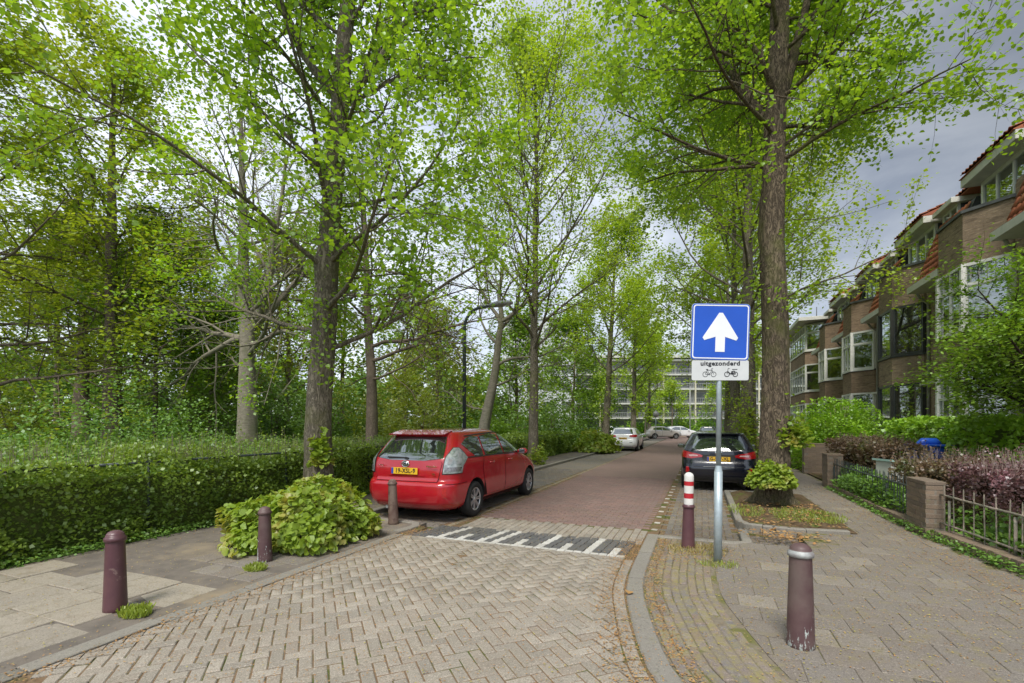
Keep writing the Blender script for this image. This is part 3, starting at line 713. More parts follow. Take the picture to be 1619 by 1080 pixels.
m_bayfar=M_groundbrick('bay_clinker_far',(.16,.15,.135),(.19,.17,.15),(.13,.10,.06),.21,.105,.78,(.22,.17,.11))
m_pathfar=M_groundbrick('path_tile_far',(.17,.145,.13),(.19,.165,.145),(.11,.09,.07),.3,.3,0,(.16,.13,.10))
road=struct(sheet('road',[(-3.85,6.7),(-.59,6.7),(-.59,58),(6,58),(6,62),(40,62),(40,74),(-40,74),(-40,58),(-3.78,58)],RZ-.008,m_joint,thick=.04))
struct(sheet('road_surface',[(-3.75,15.),(-.74,15.),(-.74,57.5),(40,57.5),(40,70),(-40,70),(-40,57.5),(-3.75,57.5)],RZ-.004,m_redfar))
it=rows(-3.70,-.74,7.55,15.,.21,.105,RZ,'x'); it=[q for q in it if -3.66<q[0]<-.80]
pave('road_brick',it,m_red,road,300,'further_road_bricks',jz=.0015,seed=21)
it=[q for q in rows(-3.6,-.8,6.75,7.52,.21,.105,RZ,'y')]
pave('joining_brick',it,m_blk,road,110,'further_joining_bricks',seed=22)
pave('white_marker_block',[(-.69+random.uniform(-.02,.02),7.1+.55*i,random.uniform(-.2,.2),.10,.09,RZ+.001) for i in range(11)]+[(-.69,13.2+1.6*i,0,.1,.12,RZ+.001) for i in range(14)],m_kerbw,road,60,seed=23)
pave('gutter_brick',[(-3.79,6.8+.21*i,math.pi/2,.21,.105,RZ+.001) for i in range(90)],m_white and M_stone('sandy_gutter_block',[(.27,.23,.16),(.32,.28,.2),(.22,.19,.14)],.25,150,moss=(.24,.16,.08),moss_th=(.45,.6)),road,90,seed=24)
# parking bays
bl=struct(sheet('left_parking_bay',[(-5.5,6.3),(-3.84,6.3),(-3.84,58),(-5.5,58)],RZ-.008,m_joint,thick=.04))
struct(sheet('left_bay_surface',[(-5.48,17),(-3.86,17),(-3.86,57.9),(-5.48,57.9)],RZ-.004,m_bayfar))
pave('bay_brick',herring([(-5.45,6.5),(-3.9,6.5),(-3.9,17),(-5.45,17)],.105,math.radians(0),RZ),m_bay,bl,300,'further_bay_bricks',seed=31)
br=struct(sheet('right_parking_bay',[(-.6,6.95),(1.28,6.95),(1.28,58),(-.6,58)],RZ-.008,m_joint,thick=.04))
struct(sheet('right_bay_surface',[(-.58,16),(1.26,16),(1.26,57.9),(-.58,57.9)],RZ-.004,m_bayfar))
it=herring([(-.56,7.02),(1.2,7.02),(1.2,16),(-.56,16)],.105,0.,RZ)
it=[q for q in it if not (q[0]>.45 and 7.75<q[1]<12.)]
pave('bay_brick',it,m_bay,br,300,'further_bay_bricks',seed=32)
# left pavement
lp=[(-7.0,-3),(-4.07,-3),(-4.07,6.45),(-5.6,6.45),(-5.6,60),(-7.0,60)]
left_pave=struct(sheet('left_pavement',lp,-.007,m_tarmac,thick=.12))
pave('pavement_tile',[q for q in rows(-5.5,-4.22,.6,3.3,.5,.5,0.,'x') if q[0]<-4.3],m_sandtile,left_pave,80,seed=41,gap=.01,jz=.004)
pave('pavement_tile',rows(-6.9,-4.2,.3,2.9,.5,.5,.0,'y',test=lambda x,y:x<-5.55),m_sandtile,left_pave,80,seed=42,gap=.01,jz=.004)
pave('kerbside_tile',[q for q in rows(-5.5,-4.1,3.35,6.3,.3,.3,-.003,'x') if -5.5<q[0]<-4.2],m_tile,left_pave,120,seed=43,gap=.008,jz=.004)
# kerb of the left bays with rounded corner at the ramp
def kerbstones(name,pts,width,z,h,parentless=True,step=1.0,seed=1):
    P=np.array(pts,float); sg=np.linalg.norm(np.diff(P,axis=0),axis=1); cs=np.concatenate([[0],np.cumsum(sg)]); L=cs[-1]; n=max(1,int(L/step))
    root=struct(empty(name,(0,0,0))); r=random.Random(seed)
    for i in range(n):
        a,b=L*i/n+.004,L*(i+1)/n-.004; b_=MB(); ks=5 if step>.5 else 3
        ls=[];rs=[]
        for k in range(ks):
            s=a+(b-a)*k/(ks-1); x=np.interp(s,cs,P[:,0]);y=np.interp(s,cs,P[:,1]); s2=min(s+.02,L);s1=max(s-.02,0)
            d=np.array([np.interp(s2,cs,P[:,0])-np.interp(s1,cs,P[:,0]),np.interp(s2,cs,P[:,1])-np.interp(s1,cs,P[:,1])]);d/=np.linalg.norm(d); nn=np.array([d[1],-d[0]])
            ls.append((x,y));rs.append((x+nn[0]*width,y+nn[1]*width))
        zz=z+r.uniform(-.005,.005); c=.012
        V=[];F=[]
        for k in range(ks):
            l=np.array(ls[k]);q=np.array(rs[k]);u=(q-l)/width
            V+=[(l[0],l[1],zz-h),(l[0],l[1],zz-c),(*(l+u*c),zz),(*(q-u*c),zz),(q[0],q[1],zz-c),(q[0],q[1],zz-h)]
        for k in range(ks-1):
            for j in range(5): F.append((k*6+j,(k+1)*6+j,(k+1)*6+j+1,k*6+j+1)[::-1])
        F+=[(0,1,2,3,4,5),tuple(range((ks-1)*6+5,(ks-1)*6-1,-1))]
        b_.add(V,[f[::-1] for f in F]); b_.build('kerb_stone',m_kerb,root)
    return root
corner=[(-4.07,5.7),(-4.0,6.05),(-4.05,6.3),(-4.2,6.42),(-4.5,6.45),(-5.35,6.45)]
kerbstones('left_corner_kerb',corner[::-1],.13,.008,.13,step=.8,seed=2)
kerbstones('left_kerb',[(-5.62,6.5),(-5.62,27.2),(-5.4,28.0),(-5.0,28.3)],.13,.012,.13,step=1.,seed=3)
# the kerb curve on the corner to the right
def offs(off,s0,s1,n=40): return [tuple(kerb_at(s,off)[0]) for s in np.linspace(s0,s1,n)]
kerbstones('right_corner_kerb',offs(.0,.3,KS[-1]-.02),.16,.012,.14,step=.95,seed=4)
# right pavement
rp=[tuple(kerb_at(s,.16)[0]) for s in np.linspace(.2,KS[-1]-.01,30)]+[(-.55,6.92),(1.28,6.92),(1.3,60),(3.1,60),(3.1,7),(3.3,5),(5,3),(6,-2),(2.6,-2)]
right_pave=struct(sheet('right_pavement',rp,-.007,m_joint2,thick=.12))
it=[]
for k in range(8):
    off=.215+.078*k; s=.5+.1*(k%2)
    while s<KS[-1]-.05:
        p,a=kerb_at(s,off); it.append((p[0],p[1],a,.205,.078,.0)); s+=.207
pave('edging_clinker',it,m_clk,right_pave,300,'further_edging_clinkers',seed=51,jz=.004,tilt=.014)
def kd(x,y): return np.min(np.hypot(KL[:,0]-x,KL[:,1]-y))
def tt(x,y):
    if y<7.1 and (x<kerb_x(y)+.5 or kd(x,y)<.852+.152): return False
    if y>=6.95 and x<1.55: return False
    if y<6.9 and x>3.0+max(0,(6.6-y))*.4: return False
    if .4<x<2.0 and 7.7<y<12.05: return False
    return x<2.96+(max(0,6.6-y)*.4)
pave('pavement_tile',rows(.0,5.2,1.2,14.4,.3,.3,0.,'x',test=tt),m_tile,right_pave,300,'further_pavement_tiles',seed=52,jz=.0015,tilt=.0028,gap=.005,bev=.004)
def rp_planes(x,y):
    p,n_=nearest_kerb(x,y,.848); return [(p,n_)]
cc=[q for q in rows(.0,5.2,1.2,7.0,.3,.3,0.,'x') if q[0]<3. and q[0]>kerb_x(q[1])+.3 and abs(kd(q[0],q[1])-.852)<.2 and not tt(q[0],q[1])]
pave_cut('cut_pavement_tile',cc,rp_planes,m_tile,right_pave,seed=10)
struct(sheet('right_pavement_surface',[(1.45,14.4),(3.0,14.4),(3.0,59),(1.45,59)],-.004,m_pathfar))
kerbstones('right_kerb',[(1.29,12.2),(1.29,58)],.13,.012,.13,step=1.,seed=5)
kerbstones('right_bay_end_kerb',[(-.58,6.9),(.5,6.88),(.5,7.75)],.12,.01,.12,step=.6,seed=6)
# raised tree pit
pit=struct(empty('tree_pit',(0,0,0)))
pk=kerbstones('tree_pit_kerb',[(1.95,7.95),(1.3,7.85),(.62,7.95),(.5,8.2),(.48,11.9),(1.3,12.05)],.11,.05,.2,step=.55,seed=7)
def mound(name,x0,x1,y0,y1,z,amp,mat,n=26,parent=None,seed=4):
    r=np.random.default_rng(seed); X=np.linspace(x0,x1,n);Y=np.linspace(y0,y1,n*2); V=[];F=[]
    for j,y in enumerate(Y):
        for i,x in enumerate(X):
            e=min(1,min(i,n-1-i,j,2*n-1-j)/3); V.append((x,y,z+e*amp*(.6+.4*math.sin(x*5+y*3)+.2*r.normal())))
    for j in range(len(Y)-1):
        for i in range(n-1): a=j*n+i;F.append((a,a+1,a+n+1,a+n))
    return mesh_np(name,V,F,mat,parent,True)
mound('soil',.6,2.05,8.0,12.,.01,.05,m_soil,parent=pit)
# park
n=70; X=np.linspace(-95,-7.0,n);Y=np.linspace(-25,110,n*2);V=[];F=[]
for y in Y:
    for x in X:
        d=min(1,(-7-x)/4); V.append((x,y,.0+d*(.12*math.sin(x*.31+y*.17)+.1*math.sin(y*.43-x*.2)+.1)))
for j in range(len(Y)-1):
    for i in range(n-1): a=j*n+i;F.append((a,a+1,a+n+1,a+n))
struct(mesh_np('park_ground',V,F,m_park,None,True))
struct(sheet('garden_ground',[(3.12,60),(3.12,7),(3.3,5),(5,3),(12,3),(12,60)],.02,m_soil))
struct(sheet('verge',[(3,76),(40,76),(40,100),(-40,100),(-40,76)],.0,m_park))
# ------------------------------------------------------------------ bollards
def bollard(loc, label, mat, capmat, h=.72, r=.085, tilt=(0,0), tall=False, collar=False):
    root=empty('bollard',loc,0,label,'bollard','cast bollards along the pavement edges'); root.rotation_euler=(tilt[0],tilt[1],0)
    b=MB(); rt=r*.80
    b.lathe([(0,-.03),(r*1.02,-.03),(r*1.02,.03),(r,.05),(rt,h-.09),(rt*1.0,h-.085)],28)
    b.build('post',mat,root)
    c=MB(); c.lathe([(rt*1.0,h-.09),(rt*1.16,h-.085),(rt*1.18,h-.06),(rt*1.02,h-.05),(rt*.98,h-.042)],28); c.build('ring',capmat if collar else mat,root)
    if not tall:
        d=MB(); d.lathe([(rt*1.0,h-.045)]+[(rt*.99*math.cos(a),h-.045+rt*.72*math.sin(a)) for a in np.linspace(0,1.5,7)]+[(0,h-.045+rt*.72)],28); d.build('dome_cap',mat,root)
    else:
        rs=.058; z=h-.05; k=0; seg=[('w',.11),('r',.055),('w',.095),('r',.065),('w',.085)][::-1]
        for nme,l in seg:
            e=MB(); top=(k==len(seg)-1)
            pr=[(rs,z),(rs*.995,z+l)]
            if top: pr=[(rs,z),(rs,z+l*.55)]+[(rs*math.cos(a),z+l*.55+rs*.9*math.sin(a)) for a in np.linspace(.2,1.5,6)]+[(0,z+l*.55+rs*.9)]
            e.lathe(pr,24); e.build('white_band' if nme=='w' else 'red_band',m_whiteband if nme=='w' else m_redband,root); z+=l;k+=1
    return root
bollard((-4.57,2.42,0),'dark purple bollard on sandy paving with a grass tuft at its foot',m_bollard,m_lead,.665,.083)
bollard((-4.63,3.93,0),'purple bollard with flaking paint in front of the big leafy lime bush',m_bollard_worn,m_lead,.62,.078)
bollard((-4.50,6.17,0),'weathered bollard standing close behind the red car bumper',M_plain('brown_worn_paint',(.13,.085,.07),(.19,.14,.11),8,.6,0,.3,.5,0,(.10,.06,.05),(.5,.6),6),m_lead,.70,.08,(0,-.03))
bollard((.645,3.83,0),'worn purple bollard with grey ring and chipped base on the pavement tiles',m_bollard_worn,m_lead,.715,.088,(0,0),collar=True)
bollard((-.16,6.36,0),'tall bollard topped with red and white bands beside the sign pole',m_bollard,m_lead,.59,.08,(0,.012),tall=True)
# ------------------------------------------------------------------ one-way sign
SP=(.17,5.83)
sg=empty('road_sign',(SP[0],SP[1],0),0,'blue square one way sign with white arrow above a bicycle plate on grey pole','road sign')
sg.rotation_euler=(0,.006,math.radians(21.96-4))
b=MB(); b.tube([(0,0,-.1),(0,0,1.02)],.044,20); b.build('pole_base',m_galv,sg)
b=MB(); b.lathe([(.044,1.02),(.03,1.09)],20); b.tube([(0,0,1.07),(0,0,2.88)],.028,18); b.build('pole',m_galv,sg)
def rrect(w,h,r,cx=0,cz=0,n=5):
    pts=[]
    for (sx,sz,a0) in ((1,1,0),(-1,1,90),(-1,-1,180),(1,-1,270)):
        for k in range(n+1):
            a=math.radians(a0+90*k/n); pts.append((cx+sx*(w/2-r)+r*math.cos(a),cz+sz*(h/2-r)+r*math.sin(a)))
    return pts
def plate(name,poly,y0,y1,mat,parent,loc=None):
    n=len(poly); b=MB(); b.add([(p[0],y0,p[1]) for p in poly]+[(p[0],y1,p[1]) for p in poly],[tuple(range(n))]+[tuple(range(2*n-1,n-1,-1))]+[(i,n+i,n+(i+1)%n,(i+1)%n) for i in range(n)])
    return b.build(name,mat,parent,loc)
def ringplate(name,po,pi,y,mat,parent,yb=None):
    n=len(po); b=MB(); yb=yb or y+.002
    b.add([(p[0],y,p[1]) for p in po]+[(p[0],y,p[1]) for p in pi]+[(p[0],yb,p[1]) for p in po]+[(p[0],yb,p[1]) for p in pi],
          [(i,(i+1)%n,n+(i+1)%n,n+i) for i in range(n)]+[(i,2*n+i,2*n+(i+1)%n,(i+1)%n) for i in range(n)]+[(n+i,n+(i+1)%n,3*n+(i+1)%n,3*n+i) for i in range(n)])
    return b.build(name,mat,parent)
SW=.63; zc=2.60; tlt=math.radians(-1.6)
pn=empty('sign_panel_mount',(0,0,0)); bpy.data.objects.remove(pn)
blue=plate('blue_panel',rrect(SW,SW,.035),-.036,-.028,m_signblue,sg,(0,0,zc)); blue.rotation_euler=(0,tlt*-1,0)
plate('back_plate',rrect(SW+.012,SW+.012,.04),-.027,-.016,m_galv,blue)
ringplate('white_border',rrect(SW-.022,SW-.022,.03),rrect(SW-.046,SW-.046,.024),-.0385,m_signwhite,blue,-.0362)
ah=.235
arrow=[(-.045,-ah+.03),(.045,-ah+.03),(.045,-.045),(.185,-.045)]
arrow=[(-.052,-.225),(.052,-.225),(.052,-.055),(.175,-.095),(.195,-.065),(.02,.215),(-.02,.215),(-.195,-.065),(-.175,-.095),(-.052,-.055)]
plate('white_arrow',arrow,-.0388,-.0362,m_signwhite,blue)
wp=plate('white_panel',rrect(.625,.225,.02),-.034,-.026,m_signgrey,sg,(0,0,zc-SW/2-.118))
text('lettering','uitgezonderd',.070,m_black,wp,(0,-.0352,.076),depth=.0008,bold=.0022,sx=1.08)
def icon(name,lines,circs,ox,oz,sc,parent):
    b=MB(); y=-.0362
    for cx,cz,r,w in circs:
        n=28; b.add([(ox+sc*(cx+(r+s*w)*math.cos(2*math.pi*k/n)),y,oz+sc*(cz+(r+s*w)*math.sin(2*math.pi*k/n))) for s in (1,-1) for k in range(n)],[(k,(k+1)%n,n+(k+1)%n,n+k) for k in range(n)])
    for (a,c,w) in lines:
        a=np.array(a);c=np.array(c);d=(c-a)/np.linalg.norm(c-a);q=np.array([-d[1],d[0]])*w; p4=[a-q,c-q,c+q,a+q]; y2=y-.0003
        b.add([(ox+sc*p[0],y2,oz+sc*p[1]) for p in p4],[(0,1,2,3)])
    b.build(name,m_black,parent)
bw=.028
icon('bicycle_symbol',[((-.6,0),(-.35,.62),bw),((-.35,.62),(.36,.62),bw),((-.6,0),(-.02,0),bw),((-.02,0),(-.35,.72),bw),((-.02,0),(.36,.58),bw),((.6,0),(.3,.86),bw),((.3,.86),(.5,.9),bw*1.2),((-.5,.74),(-.2,.74),bw*1.6)],[(-.6,0,.36,.035),(.6,0,.36,.035),(-.02,0,.09,.03)],-.118,-.045,.076,wp)
icon('moped_symbol',[((-.6,0),(-.42,.9),bw*1.3),((-.42,.9),(-.2,.86),bw),((-.5,.45),(-.1,.05),bw*2.2),((-.1,.05),(.62,.05),bw*2.4),((0,.35),(.45,.5),bw*2.2),((.15,.72),(.9,.72),bw*1.6),((.45,.5),(.62,0),bw*2.),((.1,.1),(.2,.4),bw*3.)],[(-.6,0,.34,.05),(.6,0,.34,.05),(.12,.12,.12,.05)],.12,-.045,.076,wp)
for z in (zc+.2,zc-.22,zc-SW/2-.12): b=MB(); b.box(-.07,.07,-.018,.0,z-.015,z+.015); b.build('bracket',m_galv,sg)
# ------------------------------------------------------------------ street lamp
lx,ly=-6.55,12.45
lm=empty('street_lamp',(lx,ly,0),math.radians(10),'tall grey curved street lamp reaching over the road above the red car','street lamp')
b=MB(); b.tube([(0,0,-.02),(0,0,1.2)],.075,16); b.build('lamp_base',m_rail,lm)
arc=[(0,0,1.1),(0,0,4.4)]+[(.55-.55*math.cos(a),0,4.4+.62*math.sin(a)) for a in np.linspace(.25,1.35,8)]+[(.78,0,5.05)]
b=MB(); b.tube(arc,[.055]*2+[.045]*9,14); b.build('lamp_post',m_rail,lm)
b=MB(); b.tube([(.74,0,5.03),(.84,0,5.06),(1.05,0,5.10),(1.35,0,5.125),(1.48,0,5.12)],[.04,.11,.145,.125,.04],14); h_=b.build('lamp_head',m_lead,lm)
for v in h_.data.vertices: v.co.y*=1.1; v.co.z=5.08+(v.co.z-5.08)*.62
b=MB(); b.box(.92,1.36,-.06,.06,5.02,5.045,.008); b.build('lamp_lens',M_plain('lamp_lens',(.75,.75,.7),None,3,.2,0,.5,0),lm)
b=MB(); b.box(-.052,-.045,-.05,.02,1.42,1.60); b.build('number_plate',m_signwhite,lm)

# ------------------------------------------------------------------ cars
def pchip(xs,ys,x):
    xs=np.array(xs,float);ys=np.array(ys,float);h=np.diff(xs);d=np.diff(ys)/h;m=np.zeros(len(xs));m[0]=d[0];m[-1]=d[-1]
    for i in range(1,len(xs)-1):
        if d[i-1]*d[i]>0: w1=2*h[i]+h[i-1];w2=h[i]+2*h[i-1];m[i]=(w1+w2)/(w1/d[i-1]+w2/d[i])
    i=np.clip(np.searchsorted(xs,x)-1,0,len(xs)-2);t=(x-xs[i])/h[i];t=np.clip(t,0,1)
    return (2*t**3-3*t**2+1)*ys[i]+(t**3-2*t**2+t)*h[i]*m[i]+(-2*t**3+3*t**2)*ys[i+1]+(t**3-t**2)*h[i]*m[i+1]
def car(name,label,loc,rz,spec,paint,group=None,detail=True):
    root=empty(name,loc,rz,label,'car',group)
    Z=spec['z']; zz=np.unique(np.concatenate([np.linspace(Z[0],Z[-1]-.08,44),np.linspace(Z[-1]-.08,Z[-1],9),np.array(Z)]))
    xr=pchip(Z,spec['xr'],zz);xf=pchip(Z,spec['xf'],zz);w=pchip(Z,spec['w'],zz); nr=spec.get('nr',5.);nf=spec.get('nf',3.2)
    rcx,rcy,rb_=spec.get('rc',(.30,.30,.05)); fcx,fcy,fb_=spec.get('fc',(.62,.55,.14))
    def outline(z):
        xr_,xf_,w_=(float(pchip(Z,spec[k],np.array([z]))[0]) for k in ('xr','xf','w'))
        c=(xr_+xf_)/2;hl=max((xf_-xr_)/2,.01); w_=max(w_,.004)
        ry=min(rcy,w_*.75); fy=min(fcy,w_*.75); rx=min(rcx,hl*.5); fx=min(fcx,hl*.7); rbb=min(rb_,hl*.1); fbb=min(fb_,hl*.2)
        half=[]
        for k in range(9): y=(w_-ry)*k/8; half.append((xr_+rbb*(y/w_)**2,y))
        x0=xr_+rbb*((w_-ry)/w_)**2
        for k in range(1,10): a_=k/9*math.pi/2; half.append((x0+rx*(1-math.cos(a_)),w_-ry+ry*math.sin(a_)))
        x1=xf_-fbb*((w_-fy)/w_)**2
        for k in range(1,16): t_=k/16; half.append((x0+rx+(x1-fx-x0-rx)*t_,w_))
        for k in range(0,12): a_=k/12*math.pi/2; half.append((x1-fx+fx*math.sin(a_),w_-fy+fy*math.cos(a_)))
        for k in range(9): y=(w_-fy)*(1-k/8); half.append((xf_-fbb*(y/w_)**2,y))
        return [(x,y*(1-.035*abs((x-c)/hl)**3)) for x,y in half]
    V=[]
    for i,z in enumerate(zz):
        half=outline(z); loop=[(x,-y) for x,y in half]+[(x,y) for x,y in half[::-1][1:-1]]
        V.append([(x,y,z) for x,y in loop])
    def wrap(s_,z,sg_):
        h_=np.array(outline(z)[:33]); cs=np.concatenate([[0],np.cumsum(np.linalg.norm(np.diff(h_,axis=0),axis=1))])
        return Vector((float(np.interp(s_,cs,h_[:,0])),sg_*float(np.interp(s_,cs,h_[:,1])),z))
    N=len(V[0])
    rowsN=len(zz); V=np.array(V).reshape(-1,3); idx=np.arange(rowsN*N).reshape(rowsN,N)
    fs=[];
    for i in range(rowsN-1):
        for k in range(N): fs.append((idx[i,k],idx[i,(k+1)%N],idx[i+1,(k+1)%N],idx[i+1,k]))
    fs.append(tuple(idx[0][::-1])); fs.append(tuple(idx[-1]))
    me=bpy.data.meshes.new('body'); me.from_pydata([tuple(v) for v in V],[],[tuple(int(a) for a in f) for f in fs]); me.materials.append(paint); me.materials.append(m_plastic)
    bo=bpy.data.objects.new('body',me); link(bo)
    R=spec['R']; cut=MB()
    for xw in spec['wheels']:
        for s in (-1,1):
            y0,y1=sorted((s*.60,s*1.1)); n=40; ra=R+.055
            cut.add([(xw+ra*math.cos(2*math.pi*k/n),y,R+.01+ra*math.sin(2*math.pi*k/n)) for y in (y0,y1) for k in range(n)],[tuple(range(n)),tuple(range(2*n-1,n-1,-1))]+[(k,n+k,n+(k+1)%n,(k+1)%n) for k in range(n)])
    co=cut.build('wheel_cut',[paint,m_plastic]); co.data.polygons.foreach_set('material_index',[1]*len(co.data.polygons)); co.data.update()
    md=bo.modifiers.new('b','BOOLEAN'); md.operation='DIFFERENCE'; md.object=co; md.solver='EXACT'
    dg=bpy.context.evaluated_depsgraph_get(); dg.update(); nm=bpy.data.meshes.new_from_object(bo.evaluated_get(dg)); bo.modifiers.clear(); bo.data=nm; nm.name='body'
    bpy.data.objects.remove(co); bo.parent=root
    sm=np.zeros(len(nm.polygons),bool)
    for p in nm.polygons: sm[p.index]= (p.material_index==0 and len(p.vertices)<8)
    nm.polygons.foreach_set('use_smooth',sm)
    try: nm.set_sharp_from_angle(angle=math.radians(50))
    except Exception: pass
    bv=BVHTree.FromPolygons([tuple(v) for v in V],[tuple(int(a) for a in f) for f in fs[:-2]]+[fs[-1]])
    def patch(pn,poly,view,mat,off=.004,parent=None,step=.05,thick=.0):
        # densify outline
        P=[];n=len(poly)
        for i in range(n):
            a=np.array(poly[i],float);c=np.array(poly[(i+1)%n],float);k=max(1,int(np.linalg.norm(c-a)/step))
            for j in range(k): P.append(a+(c-a)*j/k)
        nb=len(P); A=np.array(P); lo=A.min(0);hi=A.max(0); inner=[]
        for u in np.arange(lo[0]+step*.5,hi[0],step):
            for v in np.arange(lo[1]+step*.5,hi[1],step):
                if inpoly(np.array([u]),np.array([v]),[tuple(p) for p in A])[0] and np.min(np.hypot(A[:,0]-u,A[:,1]-v))>step*.45: inner.append((u,v))
        pts=[Vector((float(p[0]),float(p[1]))) for p in P]+[Vector(p) for p in inner]
        vs,_,fc,*_r=delaunay_2d_cdt(pts,[],[list(range(nb))],1,1e-5)
        VV=[]
        for p in vs:
            if view in ('wrapL','wrapR'):
                h=wrap(p[0],p[1],1 if view=='wrapL' else -1); h2,nn,i_,ds=bv.find_nearest(h); VV.append(h+nn*off); continue
            if view=='rear': o_,d=Vector((-2,p[0],p[1])),Vector((1,0,0))
            elif view=='front': o_,d=Vector((8,p[0],p[1])),Vector((-1,0,0))
            elif view=='right': o_,d=Vector((p[0],-3,p[1])),Vector((0,1,0))
            elif view=='left': o_,d=Vector((p[0],3,p[1])),Vector((0,-1,0))
            else: o_,d=Vector((p[0],p[1],4)),Vector((0,0,-1))
            h,nn,i_,ds=bv.ray_cast(o_,d)
            if h is None or (view=='rear' and h.x>spec.get('xmax',.75)):
                h,nn,i_,ds=bv.find_nearest(Vector((.12,p[0],p[1])) if view=='rear' else o_+d*2.2)
            VV.append(h+nn*off)
        b=MB(); 
        flip = view in('rear','left','right','front')
        FF=[tuple(f) for f in fc]
        # orient outward
        out=[]
        for f in FF:
            a,c,e=(VV[k] for k in f[:3]); nn=(c-a).cross(e-a); dd={'wrapL':Vector((-.7,.7,0)),'wrapR':Vector((-.7,-.7,0)),'rear':Vector((-1,0,0)),'front':Vector((1,0,0)),'right':Vector((0,-1,0)),'left':Vector((0,1,0)),'top':Vector((0,0,1))}[view]
            out.append(f if nn.dot(dd)>0 else f[::-1])
        b.add(VV,out,True); return b.build(pn,mat,parent or root)
    for item in spec['patches']:
        nme,poly,view,mat,off=item[:5]
        flipd=[(-p[0],p[1]) for p in poly]
        views={'side':[('left',poly),('right',poly)],'rear2':[('rear',poly),('rear',flipd)],'wrap':[('wrapL',poly),('wrapR',poly)]}.get(view,[(view,poly)])
        for vw,pl in views:
            patch(nme,pl,vw,mat,off,step=item[5] if len(item)>5 else .05)
    # wheels
    for xw in spec['wheels']:
        for s in (-1,1):
            yo=s*(spec['track']); b=MB(); wd=.20
            b.lathe([(R-.115,-wd/2+.01),(R-.105,-wd/2),(R-.03,-wd/2-.004),(R-.008,-wd/2+.02),(R,-wd/2+.05),(R,wd/2-.05),(R-.008,wd/2-.02),(R-.03,wd/2+.004),(R-.105,wd/2),(R-.115,wd/2-.01),(R-.115,-wd/2+.01)],36,(0,0,0),'y')
            wh=b.build('wheel',m_rubber,root,(xw,yo,R))
            b=MB(); f=s*(wd/2-.012); rr=R-.112
            b.lathe([(rr+.006,f*.2),(rr+.006,f),(rr-.012,f+s*.006),(rr-.022,f-s*.01)],32,(0,0,0),'y')
            ns=spec.get('spokes',7)
            for k in range(ns):
                a=2*math.pi*k/ns; ca,sa=math.cos(a),math.sin(a)
                for da in (-.10,.10):
                    c2,s2=math.cos(a+da),math.sin(a+da); c3,s3=math.cos(a+da*2.4),math.sin(a+da*2.4)
                    b.bar((c3*.05,f-s*.02,s3*.05),(c2*(rr-.01),f-s*.008,s2*(rr-.01)),.02,.022,(0,1,0))
            b.lathe([(.0,f-s*.0),(.035,f-s*.0),(.055,f-s*.015),(.055,f-s*.04)],16,(0,0,0),'y'); b.build('rim',m_alloy,wh)
            b=MB(); b.lathe([(rr,f-s*.055),(0,f-s*.055)],24,(0,0,0),'y'); b.build('brake_disc',m_plastic,wh)
    if spec.get('mirror'):
        mx,mz,my=spec['mirror']
        for s in (-1,1):
            b=MB(); b.tube([(mx-.02,s*(my+.02),mz),(mx+.01,s*(my+.10),mz+.01),(mx+.02,s*(my+.19),mz+.01),(mx+.02,s*(my+.235),mz)],[.035,.072,.075,.03],12); o=b.build('wing_mirror',paint,root)
            for v in o.data.vertices: v.co.z=mz+(v.co.z-mz)*.85
            b=MB(); b.box(mx-.062,mx-.052,s*(my+.14)-.065,s*(my+.14)+.065,mz-.045,mz+.055,.004); b.build('mirror_glass',m_carglass,o)
    return root,patch,bv
def numberplate(root,x,y,z,s,tiltx=0.,w=.52,h=.11):
    p=MB(); p.box(-.008,.0,-w/2,w/2,-h/2,h/2,.003); o=p.build('number_plate',m_yellow,root,(x,y,z)); o.rotation_euler=(0,tiltx,0)
    b=MB(); b.box(-.0095,-.008,w/2-.045,w/2-.004,-h/2+.004,h/2-.004); b.build('country_strip',m_plateblue,o)
    text('lettering',s,.105,m_black,o,(-.0092,-.02,0),(math.pi/2,0,-math.pi/2),.0008,.003,sx=.92)
    return o
